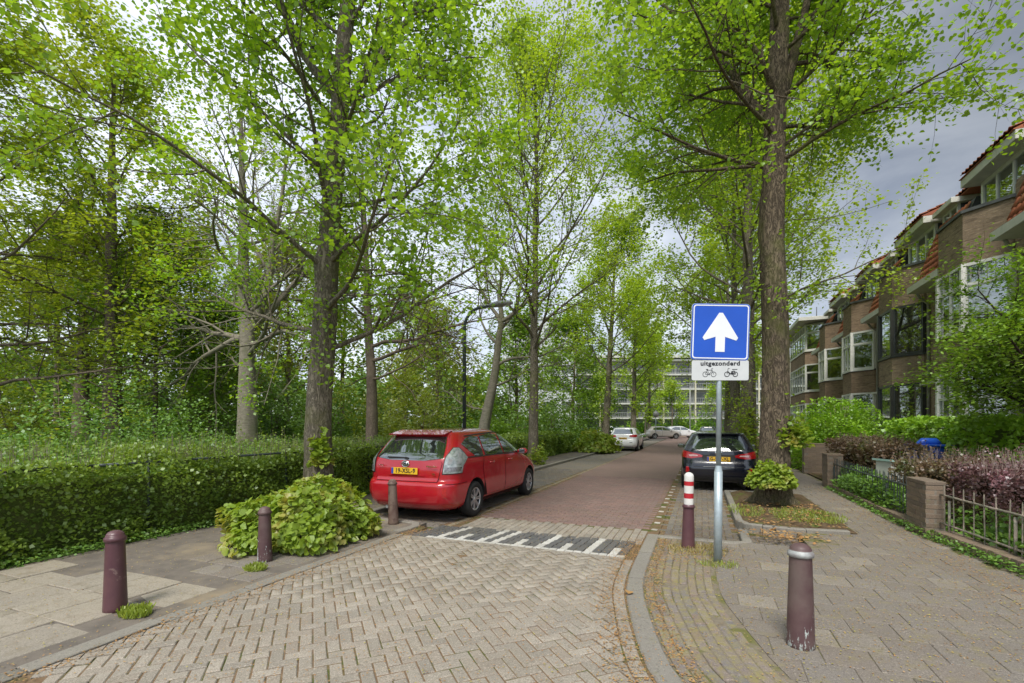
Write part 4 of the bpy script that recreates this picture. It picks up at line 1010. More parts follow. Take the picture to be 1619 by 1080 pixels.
# --- red estate-like people carrier
red=M_paint('red_metallic',(.42,.008,.018),.25,1.,dirt=.05); dk=m_plastic
seam=M_plain('seam',(.03,.005,.006),None,3,.7,0,.2,0)
Rr=.318
red_spec=dict(z=[.20,.26,.36,.52,.63,.67,.72,.85,1.0,1.07,1.2,1.35,1.46,1.50,1.535,1.56,1.575],
 xr=[.22,.10,.03,.0,.005,.03,.085,.085,.11,.13,.24,.37,.46,.50,.86,1.35,1.95],
 xf=[4.35,4.52,4.60,4.62,4.60,4.57,4.52,4.30,3.78,3.60,3.34,3.03,2.78,2.68,2.5,2.3,2.0],
 w=[.74,.82,.865,.885,.888,.887,.885,.882,.872,.850,.80,.735,.675,.65,.58,.43,.02],
 nr=4.6,nf=2.9,R=Rr,wheels=(.95,3.73),track=.775,spokes=7,mirror=(3.02,1.06,.84),
 patches=[
  ('tailgate_seam',[(-.60,.685),(.60,.685),(.66,.99),(.64,1.02),(-.64,1.02),(-.66,.99)],'rear',seam,.0025),
  ('tailgate',[(-.592,.693),(.592,.693),(.65,.985),(.63,1.035),(-.63,1.035),(-.65,.985)],'rear',red,.006),
   ('chrome_strip',[(-.36,.782),(.36,.782),(.36,.797),(-.36,.797)],'rear',red,.02),
  ('rear_window',[(-.655,1.075),(-.33,1.035),(.33,1.035),(.655,1.075),(.60,1.28),(.545,1.425),(-.545,1.425),(-.60,1.28)],'rear',m_carglass,.008),
  ('tail_lamp_seam',[(.665,.815),(1.07,.82),(1.10,.94),(1.25,1.07),(1.10,1.15),(.86,1.25),(.735,1.25),(.685,1.1)],'wrap',m_plastic,.004,.03),
  ('tail_lamp',[(.68,.83),(1.05,.835),(1.08,.95),(1.22,1.07),(1.08,1.135),(.85,1.235),(.75,1.235),(.70,1.1)],'wrap',m_lampclear,.016,.025),
  ('lamp_reflector',[(.70,.86),(1.0,.865),(1.03,.93),(.71,.93)],'wrap',M_plain('lamp_inner',(.35,.36,.36),(.12,.10,.10),30,.2,.5,.6,.3,coat=1.),.020,.025),
  ('lamp_reflector',[(.74,.98),(.80,.98),(.82,1.06),(.76,1.06)],'wrap',m_lead,.020,.02),
  ('lamp_reflector',[(.90,1.09),(.98,1.09),(.97,1.15),(.90,1.18)],'wrap',m_lead,.020,.02),
  ('upper_window_surround',[(.84,1.42),(1.5,1.452),(2.2,1.478),(2.6,1.43),(3.0,1.25),(3.02,1.27),(2.62,1.452),(2.2,1.50),(1.5,1.472),(.84,1.44)],'side',m_plastic,.006,.04),
  ('lamp_reflector',[(.90,.98),(1.0,.985),(1.02,1.06),(.92,1.06)],'wrap',m_lead,.020,.02),
  ('lamp_reflector',[(.80,1.10),(.86,1.10),(.88,1.19),(.83,1.19)],'wrap',m_lead,.020,.02),
  ('rear_quarter_window',[(.62,1.30),(.98,1.075),(1.30,1.07),(1.34,1.41),(1.1,1.43),(.86,1.40)],'side',m_carglass,.006),
  ('rear_door_seam',[(1.30,.33),(1.42,.33),(2.27,.33),(2.27,1.06),(2.25,1.07),(1.30,1.07),(1.23,.85),(1.28,.62)],'side',seam,.0025),
  ('rear_door',[(1.43,.338),(2.263,.338),(2.263,1.055),(1.31,1.055),(1.24,.85),(1.29,.63)],'side',red,.005),
  ('rear_door_window',[(1.375,1.075),(2.22,1.065),(2.18,1.445),(1.9,1.462),(1.385,1.425)],'side',m_carglass,.008),
  ('front_door_seam',[(2.28,.33),(3.20,.33),(3.30,.6),(3.26,1.04),(2.28,1.065)],'side',seam,.0025),
  ('front_door',[(2.288,.338),(3.19,.338),(3.29,.6),(3.25,1.03),(2.288,1.055)],'side',red,.005),
  ('front_door_window',[(2.27,1.07),(3.18,1.055),(2.95,1.22),(2.72,1.345),(2.50,1.43),(2.25,1.45)],'side',m_carglass,.008),
  ('window_surround',[(.70,1.06),(3.46,1.025),(3.46,1.045),(.70,1.08)],'side',m_plastic,.0075,.03),
  ('front_quarter_window',[(3.22,1.055),(3.42,1.04),(3.12,1.19),(3.05,1.2)],'side',m_carglass,.008),
  ('sill_trim',[(1.32,.245),(3.34,.245),(3.34,.30),(1.32,.30)],'side',seam,.006),
  ('bumper_seam',[(.10,.655),(.60,.655),(.60,.663),(.10,.663)],'side',seam,.004,.02),
  ('headlamp',[(4.0,.80),(4.28,.70),(4.40,.74),(4.1,.90),(3.85,.97)],'side',m_lampclear,.01,.04),
  ('bumper_reflector',[(.70,.44),(.76,.44),(.76,.60),(.70,.60)],'rear2',m_lampred,.005,.03),
 ])
redcar,rpatch,rbv=car('parked_car','red people carrier with yellow number plate parked beside the hedge',(-4.60,6.58,RZ),math.radians(90),red_spec,red,'cars parked along the street')
numberplate(redcar,.055,.02,.862,'19-XSL-9',0.06)
b=MB(); b.tube([(.60,-.0,1.57),(.50,0,1.62),(.42,0,1.66)],[.012,.006,.003],8); b.build('aerial',dk,redcar)
b=MB(); b.add([(.36,-.56,1.47),(.36,.56,1.47),(.72,.54,1.542),(.72,-.54,1.542),(.375,-.55,1.452),(.375,.55,1.452),(.72,.50,1.50),(.72,-.50,1.50)],[(0,1,2,3)[::-1],(4,5,6,7),(0,4,5,1)[::-1],(1,5,6,2),(0,3,7,4)]); b.build('roof_spoiler',red,redcar)
b=MB(); b.bar((.128,.02,1.075),(.115,.40,1.082),.014,.025); b.bar((.125,.05,1.075),(.125,-.02,1.06),.03,.04); b.build('rear_wiper',dk,redcar)
b=MB(); b.lathe([(.042,-.012),(.052,-.018),(.058,-.006)],24,(.088,.02,.975),'x')
for k in range(2): pass
b.lathe([(.018,-.014),(.026,-.016),(.03,-.01)],18,(.088,.02,.975),'x'); e=b.build('emblem',m_chrome,redcar)
for v in e.data.vertices: v.co.y=.02+(v.co.y-.02)*1.35
b=MB(); b.lathe([(.0,-.003),(.05,-.003)],20,(.085,.02,.975),'x'); e=b.build('emblem_field',m_plastic,redcar)
text('badge_lettering','PRIUS+',.04,m_chrome,redcar,(.068,-.50,.945),(math.pi/2,0,-math.pi/2),.002,.001,sx=1.5)
text('badge_lettering','HYBRID',.03,m_chrome,redcar,(.068,.50,.945),(math.pi/2,0,-math.pi/2),.002,.0005)
text('badge_lettering','TSS',.035,m_chrome,redcar,(.072,-.53,.82),(math.pi/2,0,-math.pi/2),.002,.001,sx=1.1)
for s in (-1,1):
    for xh in (1.50,2.42):
        b=MB(); b.tube([(xh,s*.885,.93),(xh+.03,s*.915,.932),(xh+.16,s*.915,.932),(xh+.19,s*.885,.93)],[.014]*4,8); b.build('door_handle',red,redcar)
b=MB(); b.tube([(.12,.42,.23),(.34,.42,.23)],.03,12); b.build('exhaust_pipe',m_lead,redcar)
b=MB(); b.box(.3,4.3,-.70,.70,.20,.34,.03); b.build('underbody',m_plastic,redcar)
# --- navy hatchback
navy=M_paint('navy_metallic',(.005,.007,.016),.2,1.,dirt=.04)
navy_spec=dict(z=[.22,.30,.42,.55,.66,.78,.90,.98,1.05,1.2,1.35,1.41,1.44,1.465,1.48],
 xr=[.16,.06,.01,.0,.02,.07,.085,.10,.14,.25,.37,.40,.60,1.1,1.7],
 xf=[3.85,3.98,4.04,4.05,4.02,3.92,3.6,3.2,3.02,2.72,2.38,2.22,2.08,1.95,1.8],
 w=[.74,.82,.86,.868,.868,.865,.855,.84,.82,.74,.655,.61,.54,.40,.02],
 nr=3.6,nf=2.8,R=.31,wheels=(.76,3.25),track=.765,spokes=5,mirror=(2.65,1.0,.82),
 patches=[
  ('rear_window',[(-.60,1.04),(-.30,1.0),(.30,1.0),(.60,1.04),(.555,1.22),(.50,1.345),(-.50,1.345),(-.555,1.22)],'rear',m_carglass,.007),
  ('tailgate_seam',[(-.55,.60),(.55,.60),(.56,.612),(-.56,.612)],'rear',m_plastic,.004,.02),
  ('plate_recess',[(-.34,.74),(.34,.74),(.42,.90),(-.42,.90)],'rear',m_plastic,.003),
  ('tail_lamp',[(.37,.84),(.62,.80),(.98,.83),(1.08,.90),(1.22,.99),(.95,1.0),(.70,.965),(.42,.905),(.36,.88)],'wrap',m_lampred,.014,.03),
  ('lamp_reflector',[(.46,.865),(.66,.85),(.68,.90),(.48,.89)],'wrap',M_plain('lamp_pale',(.70,.45,.42),None,20,.2,0,.6,0,coat=1.),.018,.03),
  ('lower_bumper',[(-.66,.27),(.66,.27),(.60,.37),(-.60,.37)],'rear',m_plastic,.005),
  ('bumper_reflector',[(.66,.50),(.72,.44),(.75,.47),(.74,.60),(.68,.60)],'rear2',m_lampred,.006,.03),
  ('rear_door_window',[(.62,1.12),(.95,1.0),(1.62,.99),(1.62,1.34),(1.0,1.345),(.72,1.25)],'side',m_carglass,.007),
  ('front_door_window',[(1.68,.99),(2.72,.985),(2.45,1.18),(2.2,1.30),(1.68,1.345)],'side',m_carglass,.007),
  ('windscreen',[(-.62,1.05),(.62,1.05),(.50,1.36),(-.50,1.36)],'front',m_carglass,.007),
 ])
nav,npatch,nbv=car('parked_car','dark navy hatchback with red tail lamps parked behind the blue road sign',(.38,12.45,RZ),math.radians(90),navy_spec,navy,'cars parked along the street')
numberplate(nav,.05,0,.80,'G-597-XL',.05)
b=MB(); b.lathe([(.0,-.014),(.04,-.012),(.052,-.004)],20,(.085,0,.945),'x'); e=b.build('emblem',m_chrome,nav)
for v in e.data.vertices: v.co.y*=1.6
b=MB(); b.box(.30,.45,-.50,.50,1.40,1.425,.008); b.build('roof_spoiler',navy,nav)
b=MB(); b.tube([(.62,0,1.46),(.5,0,1.53)],[.012,.004],8); b.build('aerial',dk,nav)
b=MB(); b.box(.3,3.8,-.66,.66,.20,.34,.03); b.build('underbody',m_plastic,nav)
b=MB(); b.bar((-.012,-.34,.615),(-.012,.34,.615),.012,.012); b.build('chrome_strip',m_lead,nav)
# --- white estate-like hatch down the street
whitep=M_paint('white_paint',(.82,.83,.84),.25,1.,dirt=.05)
wspec=dict(navy_spec); wspec=dict(wspec); wspec['patches']=[
  ('rear_window',[(-.62,1.06),(.62,1.06),(.52,1.37),(-.52,1.37)],'rear',m_carglass,.007),
  ('tail_lamp',[(.40,.90),(.62,.87),(1.02,.90),(1.08,1.02),(.62,1.03),(.42,.98)],'wrap',m_lampred,.014,.04),
  ('lower_bumper',[(-.66,.24),(.66,.24),(.60,.33),(-.60,.33)],'rear',m_plastic,.005),
  ('bumper_reflector',[(.42,.53),(.58,.53),(.58,.56),(.42,.56)],'rear2',m_plastic,.006,.03),
  ('rear_door_window',[(.62,1.12),(.95,1.0),(1.62,.99),(1.62,1.36),(1.0,1.365),(.72,1.25)],'side',m_carglass,.007),
  ('front_door_window',[(1.68,.99),(2.72,.985),(2.45,1.18),(2.2,1.30),(1.68,1.365)],'side',m_carglass,.007)]
wspec['z']=[z*1.01 for z in navy_spec['z']]
wc,_,_=car('parked_car','white hatchback parked by the end of the hedge beyond the small lime bush',(-4.55,29.6,RZ),math.radians(90),wspec,whitep,'cars parked along the street')
numberplate(wc,.05,.0,.80,'82-NBX-4',.05)
b=MB(); b.box(.3,3.8,-.66,.66,.20,.34,.03); b.build('underbody',m_plastic,wc)
# --- far cars at the crossing
silver=M_paint('silver_grey',(.36,.34,.32),.3,1.,dirt=.04); black=M_paint('black_paint',(.02,.022,.026),.25,1.)
fs=dict(wspec); fs['patches']=[('rear_door_window',[(.55,1.1),(.95,1.0),(1.62,.99),(1.62,1.36),(1.0,1.365),(.65,1.25)],'side',m_carglass,.007),
  ('front_door_window',[(1.68,.99),(2.75,.985),(2.45,1.18),(2.2,1.30),(1.68,1.365)],'side',m_carglass,.007),
  ('windscreen',[(-.62,1.08),(.62,1.08),(.52,1.37),(-.52,1.37)],'front',m_carglass,.007),
  ('door_seam',[(1.62,.35),(1.64,.35),(1.64,1.0),(1.62,1.0)],'side',m_plastic,.004),('headlamp',[(3.6,.70),(3.9,.66),(3.9,.76),(3.62,.84)],'side',m_lampclear,.01)]
def camxy(px,d): 
    l=(px-809.5)/744*d; return (l*math.cos(YAW)-d*math.sin(YAW), l*math.sin(YAW)+d*math.cos(YAW))
x,y=camxy(1022,56); car('parked_car','silver grey hatchback seen side on at the end of the street',(x,y,RZ),YAW,fs,silver,'cars at the far crossing')
x,y=camxy(1052,60); car('parked_car','white car seen side on behind the silver one at the crossing',(x,y,RZ),YAW,fs,whitep,'cars at the far crossing')
x,y=camxy(1122,52)
f2=dict(fs); f2['patches']=navy_spec['patches'][:5]+fs['patches'][2:3]
car('parked_car','black car facing away beyond the navy hatchback',(.55,50,RZ),math.radians(90),f2,black,'cars parked along the street')
x,y=camxy(970,60); car('parked_car','pale blue car showing above the white hatchback roof',(-7.9,43,0),math.radians(90),f2,M_paint('pale_blue_paint',(.25,.36,.42),.3),'cars parked along the street')
# ------------------------------------------------------------------ terraced houses
m_wall=M_brickwall('house_brick',((.245,.18,.12),(.31,.23,.155),(.17,.125,.088),(.42,.33,.22)),(.27,.23,.175))
m_wall2=M_brickwall('house_brick_warm',((.27,.185,.125),(.33,.235,.16),(.195,.135,.098),(.42,.315,.22)),(.27,.225,.175))
m_tiles=M_stone('clay_roof_tile',[(.36,.115,.055),(.42,.15,.075),(.30,.09,.05),(.38,.17,.09)],.15,60,moss=(.16,.12,.06),moss_th=(.6,.75),grime=(.22,.09,.06),bump=.2)
m_trim=M_plain('pale_trim',(.62,.61,.55),(.52,.52,.47),4,.5,0,.4,.1,0,(.36,.37,.30),(.58,.75),2.)
m_wood_w=M_plain('white_window_paint',(.72,.72,.68),(.62,.63,.60),6,.4,0,.5,.1)
m_wood_d=M_plain('dark_window_paint',(.035,.04,.038),(.05,.05,.045),6,.35,0,.5,.1)
m_slate=M_plain('dark_cheek',(.055,.065,.085),(.08,.09,.11),6,.6,0,.3,.2)
m_cap=M_plain('lead_cap',(.10,.11,.11),(.07,.075,.075),5,.6,0,.3,.2)
m_wglass=M_glass('window_glass',(.015,.022,.02),.27,.40)
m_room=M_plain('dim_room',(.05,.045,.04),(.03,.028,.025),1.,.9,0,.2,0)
m_curtain=M_plain('curtain',(.42,.40,.36),(.34,.33,.30),8,.9,0,.2,.3)
m_pipe=M_plain('drainpipe_paint',(.42,.42,.38),(.30,.30,.27),5,.6,0,.3,.2)
m_doorp=M_plain('door_paint',(.05,.06,.055),(.07,.08,.07),5,.35,0,.5,.1)
def window(root,p,q,z0,z1,mat,nv=1,transom=None,leaded=False,fw=.07,name='window',dep=.07,curtain=None,lead_m=None):
    """a framed opening between plan points p and q (seen from outside with p nearest the camera)"""
    p=Vector((p[0],p[1],0));q=Vector((q[0],q[1],0));L=(q-p).length;d=(q-p)/L; nrm=Vector((-d.y,d.x,0)) # outward for p->q along +y is -x
    def P(u,w,z): return p+d*u+nrm*w+Vector((0,0,z))
    def bx(b,u0,u1,w0,w1,a,c):
        vs=[P(u0,w0,a),P(u1,w0,a),P(u1,w1,a),P(u0,w1,a),P(u0,w0,c),P(u1,w0,c),P(u1,w1,c),P(u0,w1,c)]
        b.add(vs,[(0,3,2,1)[::-1],(4,5,6,7)[::-1],(0,1,5,4)[::-1],(1,2,6,5)[::-1],(2,3,7,6)[::-1],(3,0,4,7)[::-1]])
    b=MB(); bx(b,0,fw,-dep,0.012,z0,z1);bx(b,L-fw,L,-dep,.012,z0,z1);bx(b,fw,L-fw,-dep,.01,z0,z0+fw);bx(b,fw,L-fw,-dep,.01,z1-fw,z1)
    for i in range(1,nv): bx(b,L*i/nv-.03,L*i/nv+.03,-dep,.008,z0+fw,z1-fw)
    if transom: bx(b,fw,L-fw,-dep,.014,transom-.04,transom+.04)
    w=b.build(name,mat,root)
    b=MB(); bx(b,-.02,L+.02,-.02,.07,z0-.05,z0); b.build('sill',mat,w)
    for i in range(nv):
        u0=fw if i==0 else L*i/nv+.03; u1=L-fw if i==nv-1 else L*(i+1)/nv-.03
        for (a,c) in ([(z0+fw,z1-fw)] if not transom else [(z0+fw,transom-.04),(transom+.04,z1-fw)]):
            b=MB(); b.add([P(u0,-.03,a),P(u1,-.03,a),P(u1,-.03,c),P(u0,-.03,c)],[(0,1,2,3)[::-1]]); b.build('pane',m_wglass,w)
        # opening sash
        if transom and (i%2==0):
            b=MB(); a,c=z0+fw,transom-.04; s_=.035
            bx(b,u0,u0+s_,-.05,.0,a,c);bx(b,u1-s_,u1,-.05,.0,a,c);bx(b,u0+s_,u1-s_,-.05,.0,a,a+s_);bx(b,u0+s_,u1-s_,-.05,.0,c-s_,c); b.build('sash',mat,w)
    if leaded and transom:
        n=max(3,int(L/.16)); 
        b=MB()
        for i in range(1,n): bx(b,L*i/n-.008,L*i/n+.008,-.035,-.02,transom+.04,z1-fw)
        for zz_ in (transom+.04+(z1-fw-transom-.04)*.5,): bx(b,fw,L-fw,-.035,-.02,zz_-.008,zz_+.008)
        b.build('glazing_bar',m_pipe,w)
    if curtain:
        for (u0,u1) in curtain:
            b=MB(); nn=9
            V=[P(L*(u0+(u1-u0)*k/nn),-.16+.025*(-1)**k,z) for k in range(nn+1) for z in (z0+.05,z1-.1)]
            b.add(V,[(2*k,2*k+2,2*k+3,2*k+1) for k in range(nn)],True); b.build('curtain',m_curtain,w)
    return w
def roof_tiles(parent,x0,z0,x1,z1,y0,y1,single,tw=.215,th=.30,clipf=None):
    """pantiles on a slope from (x0,z0) up to (x1,z1)"""
    L=math.hypot(x1-x0,z1-z0); ux,uz=(x1-x0)/L,(z1-z0)/L; nx,nz=-uz,ux
    nr=int(L/(th*.9)); nc=int((y1-y0)/tw); prof=[(0,.0),(.03,.028),(.07,.045),(.11,.03),(.15,.004),(.19,-.004),(.222,.006)]
    me=None; V=[];F=[]; r=random.Random(3)
    tv=[]
    for k in (0,1):
        for (y,h) in prof:
            lift=.03 if k==0 else .0
            tv.append((ux*th*k+nx*(h+lift),y,uz*th*k+nz*(h+lift)))
    n=len(prof)
    for (y,h) in prof: tv.append((nx*(h+.008),y,nz*(h+.008)))
    tf=[(i,i+1,n+i+1,n+i) for i in range(n-1)]+[(2*n+i,2*n+i+1,i+1,i) for i in range(n-1)]
    if single:
        me=bpy.data.meshes.new('roof_tile'); me.from_pydata(tv,[],tf); me.materials.append(m_tiles); me.polygons.foreach_set('use_smooth',[True]*len(tf))
    for j in range(nr):
        for i in range(nc):
            x=x0+ux*th*.9*j;z=z0+uz*th*.9*j;y=y0+i*tw
            if clipf and not clipf(y+tw/2,j/max(1,nr)): continue
            if single:
                o=bpy.data.objects.new('roof_tile',me); o.location=(x,y,z); o.rotation_euler=(r.uniform(-.01,.01),r.uniform(-.012,.012),0); link(o,parent)
            else:
                b=len(V); V+=[(x+v[0],y+v[1],z+v[2]) for v in tv]; F+=[tuple(b+q for q in f) for f in tf]
    if not single and V:
        o=mesh_np('roof_tile_field',V,F,m_tiles,parent,True); o['kind']='stuff'
XB=7.0
def house(Yc,label,fm,wm,idx,bay1=True,lead=False,gf=True):
    h=empty('terraced_house',(XB,Yc,0),0,label,'house','terraced brick houses along the right pavement')
    A,B,C,D=(.75,-.75),(0,0),(0,1.5),(.75,2.25)
    b=MB(); b.box(1.2,1.5,-.80,4.6,0,7.9); b.box(.8,1.2,2.27,4.6,3.15,6.35); b.box(.8,1.2,3.95,4.6,6.35,8.1); b.box(.8,1.2,2.27,2.75,0,3.15); b.box(.8,1.2,3.75,4.6,0,3.15)
    b.box(1.5,9.,-.79,4.59,0,7.9); b.box(.801,1.2,-.80,-.752,0,8.)
    b.build('wall',wm,h)
    # bay
    back=[(1.2,-.75),A,B,C,D,(1.2,2.25)]
    for z0,z1,nm_ in ((0,.95,'bay_base'),(3.15,4.28,'bay_wall'),(6.2,7.66,'parapet')): b=MB(); b.prism(back,z0,z1); b.build(nm_,wm,h)
    b=MB(); o=.02; b.prism([(1.2,-.75-o),(A[0]-o,A[1]-o),(B[0]-o,B[1]-o*.4),(C[0]-o,C[1]+o*.4),(D[0]-o,D[1]+o),(1.2,2.25+o)],3.16,3.42) if idx in (1,) else None
    if idx==1: b.build('soldier_course',m_trim if False else m_wall2,h)
    b=MB(); o=.05; b.prism([(1.2,-.75-o),(A[0]-o*.6,A[1]-o),(B[0]-o,B[1]-o*.4),(C[0]-o,C[1]+o*.4),(D[0]-o*.6,D[1]+o),(1.2,2.25+o)],7.66,7.75); b.build('parapet_cap',m_cap,h)
    for zz_,nm in ((4.2,'bay_sill'),): 
        b=MB(); o=.045; b.prism([(1.2,-.75-o),(A[0]-o*.6,A[1]-o),(B[0]-o,B[1]-o*.4),(C[0]-o,C[1]+o*.4),(D[0]-o*.6,D[1]+o),(1.2,2.25+o)],4.21,4.282); b.build(nm,m_cap,h)
    for (z0,z1,tr) in ((4.285,6.195,5.58),(.955,3.145,2.35)):
        if fm is m_wood_d: tr_=None
        else: tr_=tr
        window(h,A,B,z0,z1,fm,1,tr_,lead,fw=.085,curtain=[(.62,.95)] if idx%2 else None)
        window(h,B,C,z0,z1,fm,2 if fm is m_wood_w else 1,tr_,lead,fw=.085,curtain=[(.05,.2),(.8,.95)])
        window(h,C,D,z0,z1,fm,1,tr_,lead,fw=.085)
        b=MB(); 
        for c_ in (A,B,C,D): b.box(c_[0]-.055,c_[0]+.055,c_[1]-.055,c_[1]+.055,z0,z1)
        b.build('corner_post',fm,h)
        b=MB(); b.box(1.12,1.195,-.74,2.24,z0,z1); b.build('room_back',m_room,h)
    # small windows and door in the flat wall
    window(h,(.8,2.75),(.8,3.75),.0,2.2,m_doorp if idx!=0 else m_wood_w,1,None,name='front_door',fw=.12)
    window(h,(.8,2.751),(.8,3.749),2.26,2.95,m_wood_w,2,None,name='fanlight')
    b=MB(); b.box(.35,.8,2.55,3.95,2.98,3.06); b.build('door_canopy',m_trim,h)
    window(h,(.792,2.9),(.792,3.5),4.5,6.0,fm,1,5.4,False,name='window')
    b=MB(); b.box(.81,1.2,2.75,3.75,-.02,.02); b.build('doorstep',m_kerb,h)
    # gutter board, mansard and drainpipe
    g=MB(); g.box(.02,.40,1.62,4.05,6.36,6.58); g.box(.40,.8,1.62,4.05,6.36,6.42); g.build('gutter_board',m_trim,h)
    g=MB(); g.box(.04,.38,1.66,4.01,6.581,6.60); g.build('gutter_channel',m_cap,h)
    ms=MB(); ms.add([(.30,2.0,6.58),(.30,4.02,6.58),(1.02,4.02,8.75),(1.02,1.7,8.75),(1.3,2.0,6.58),(1.3,4.02,6.58),(1.3,4.02,8.75),(1.3,1.7,8.75)],[(0,3,2,1),(1,2,6,5),(0,4,7,3),(3,7,6,2)])
    mo=ms.build('mansard_roof',m_cap,h)
    roof_tiles(mo,.27,6.60,.99,8.75,1.85,4.05,idx<=1)
    b=MB(); b.tube([(.30,4.02,6.36),(.45,4.15,6.2),(.74,4.30,6.0),(.74,4.30,.1)],.045,10); b.box(.70,.80,4.2,4.4,3.0,3.12); b.build('drainpipe',m_pipe,h)
    # main dormer
    if bay1:
        dm=MB(); dm.box(.95,4.,-1.17,-1.11,7.7,8.94); dm.box(.95,4.,1.12,1.18,7.7,8.94); dm.build('dormer_cheek',m_slate,h)
        window(h,(.93,-1.19),(.93,1.2),7.77,8.93,m_wood_w if idx!=1 else m_wood_w,3,None,fw=.12,name='dormer_window')
        f=MB(); f.box(.50,4.,-1.4,1.38,8.93,9.18,.01); f.build('dormer_fascia',m_trim,h)
        b=MB(); b.box(1.1,1.2,-1.1,1.1,7.7,8.92); b.build('room_back',m_room,h)
    d2=MB(); d2.box(1.0,3.,2.73,2.78,8.3,8.99); d2.box(1.0,3.,3.72,3.77,8.3,8.99); d2.build('dormer_cheek',m_slate,h)
    window(h,(.97,2.72),(.97,3.78),8.38,8.98,m_wood_w,2,None,name='dormer_window')
    f=MB(); f.box(.72,3.,2.55,3.95,8.98,9.16,.01); f.build('dormer_fascia',m_trim,h)
    ur=MB()
    for (x0,y0,y1,z0) in ((.46,-1.40,1.39,9.185),(.98,1.39,3.999,9.17)):
        ur.add([(x0,y0,z0+.02),(x0,y1,z0+.02),(4.2,y1,10.75),(4.2,y0,10.75),(x0,y0,z0),(x0,y1,z0),(4.2,y1,9.1),(4.2,y0,9.1)],[(0,3,2,1),(4,5,6,7),(0,1,5,4),(0,4,7,3),(1,2,6,5)])
    uo=ur.build('upper_roof',m_tiles,h)
    roof_tiles(uo,.43,9.23,1.8,9.81,-1.40,1.39,False)
    roof_tiles(uo,.95,9.215,2.2,9.82,1.39,4.0,False)
    if idx in (2,4):
        c=MB(); c.box(3.9,4.7,4.1,4.9,10.4,12.0,.02); c.box(3.85,4.75,4.05,4.95,12.0,12.1); c.build('chimney',m_wall2,h)
    return h
hl=['brick house with dormer and gutter board at the right edge of the photo','brick house with white bay windows and leaded top lights behind the garden tree','brick house with dark framed bay window','brick house with white bay window and white drainpipe beyond the dark framed one','brick house with white bay half hidden by the shrub','brick house with white bay just before the end of the row']
ys=[12.1,17.5,23.0,28.5,33.9]
for i,(y,l,fm,wm,ld) in enumerate([(12.1,hl[0],m_wood_w,m_wall,True),(17.5,hl[1],m_wood_w,m_wall,True),(22.95,hl[2],m_wood_d,m_wall,False),(28.4,hl[3],m_wood_w,m_wall2,False),(33.85,hl[4],m_wood_w,m_wall2,False)]):
    house(y,l,fm,wm,i,lead=ld)
# end house: two storeys of wide white bays under a flat overhanging roof
h=empty('terraced_house',(XB,39.3,0),0,'end brick house with two rows of broad white windows and an overhanging flat roof','house','terraced brick houses along the right pavement')
b=MB(); b.box(.9,9,-.8,12,0,8.2); b.build('wall',m_wall2,h)
A2,B2,C2,D2=(.88,-.75),(-.1,.0),(-.1,6.),(.88,6.9)
for z0,z1 in ((0,.9),(3.1,3.9),(5.9,6.8)): b=MB(); b.prism([(.9,-.75),A2,B2,C2,D2,(.9,6.9)],z0,z1); b.build('bay_wall',m_wall2,h)
for (z0,z1) in ((.95,3.1),(3.95,5.9),(6.85,8.75)):
    window(h,A2,B2,z0,z1,m_wood_w,1,z1-.6,fw=.09); window(h,B2,C2,z0,z1,m_wood_w,6,z1-.6,fw=.09)
b=MB(); b.box(-.7,9,-1.2,12,8.85,9.1,.01); b.build('flat_roof',m_trim,h)
b=MB(); b.tube([(1,2,9.1),(1,2,10.4)],.03,8); b.build('vent_pipe',m_cap,h)
# small stickers in the ground floor window of the near white bay
pst=MB(); pst.box(-.004,0,-.13,.13,-.17,.17); po=pst.build('window_poster',m_signwhite,None,(XB+.30,17.22,2.05)); po.rotation_euler=(0,0,math.radians(-45)); tag(po,'small white and blue poster in the ground floor window of the leaded bay','poster')
q=MB(); q.box(-.006,-.004,-.09,.09,-.02,.12); q.build('poster_print',m_signblue,po)

# ------------------------------------------------------------------ garden walls, pillars and fence
def pillar(name,loc,nx,ny,nz,label,grp='brick garden pillars along the pavement',cap=True,rz=0.):
    """laid brick by brick: nx, ny half-brick modules of .11, nz courses of .065"""
    root=empty(name,loc,rz,label,'pillar' if nz*nx<90 else 'wall',grp); Lx,Ly=nx*.11,ny*.11
    b=MB(); b.box(-Lx/2+.004,Lx/2-.004,-Ly/2+.004,Ly/2-.004,-.05,nz*.065); b.build('mortar_core',m_mortar,root)
    me={}
    def brick(x,y,z,a,n):
        l=.11*n-.007; k=(n,)
        if k not in me:
            q=MB(); q.box(-l/2,l/2,-.05,.05,-.0292,.0292,.003); m_=bpy.data.meshes.new('brick'); m_.from_pydata(q.v,[],q.f); m_.materials.append(m_brk); me[k]=m_
        o=bpy.data.objects.new('brick',me[k]); o.location=(x+random.uniform(-.0012,.0012),y+random.uniform(-.0012,.0012),z); o.rotation_euler=(0,0,a+random.uniform(-.01,.01)); link(o,root)
    for j in range(nz):
        z=.065*j+.0325; s=j%2
        for sd in (-1,1):
            for (Ln,horiz) in ((nx,True),(ny,False)):
                k=s if horiz else 1-s
                end=Ln-(0 if k==0 else 1) ; u=0 if k==0 else 1
                start=u; stop=Ln-(1 if (horiz and k) or ((not horiz) and k) else 0)
                p=start
                while p<stop:
                    n=2 if p+2<=stop else 1
                    c=(p+n/2)*.11-(Lx if horiz else Ly)/2
                    if horiz: brick(c,sd*(Ly/2-.05+.001),z,0,n)
                    else: brick(sd*(Lx/2-.05+.001),c,z,math.pi/2,n)
                    p+=n
    if cap:
        q=MB(); q.box(-Lx/2-.004,Lx/2+.004,-Ly/2-.004,Ly/2+.004,nz*.065+.003,nz*.065+.055,.006); q.build('cap_stone',m_brk,root)
    return root
pillar('brick_pillar',(2.98,8.5,0),2,6,11,'brick pillar between the rusty fence and the darker fence')
pillar('brick_pillar',(3.03,13.9,0),3,5,12,'brick pillar at the far end of the dark fence before the hedge')
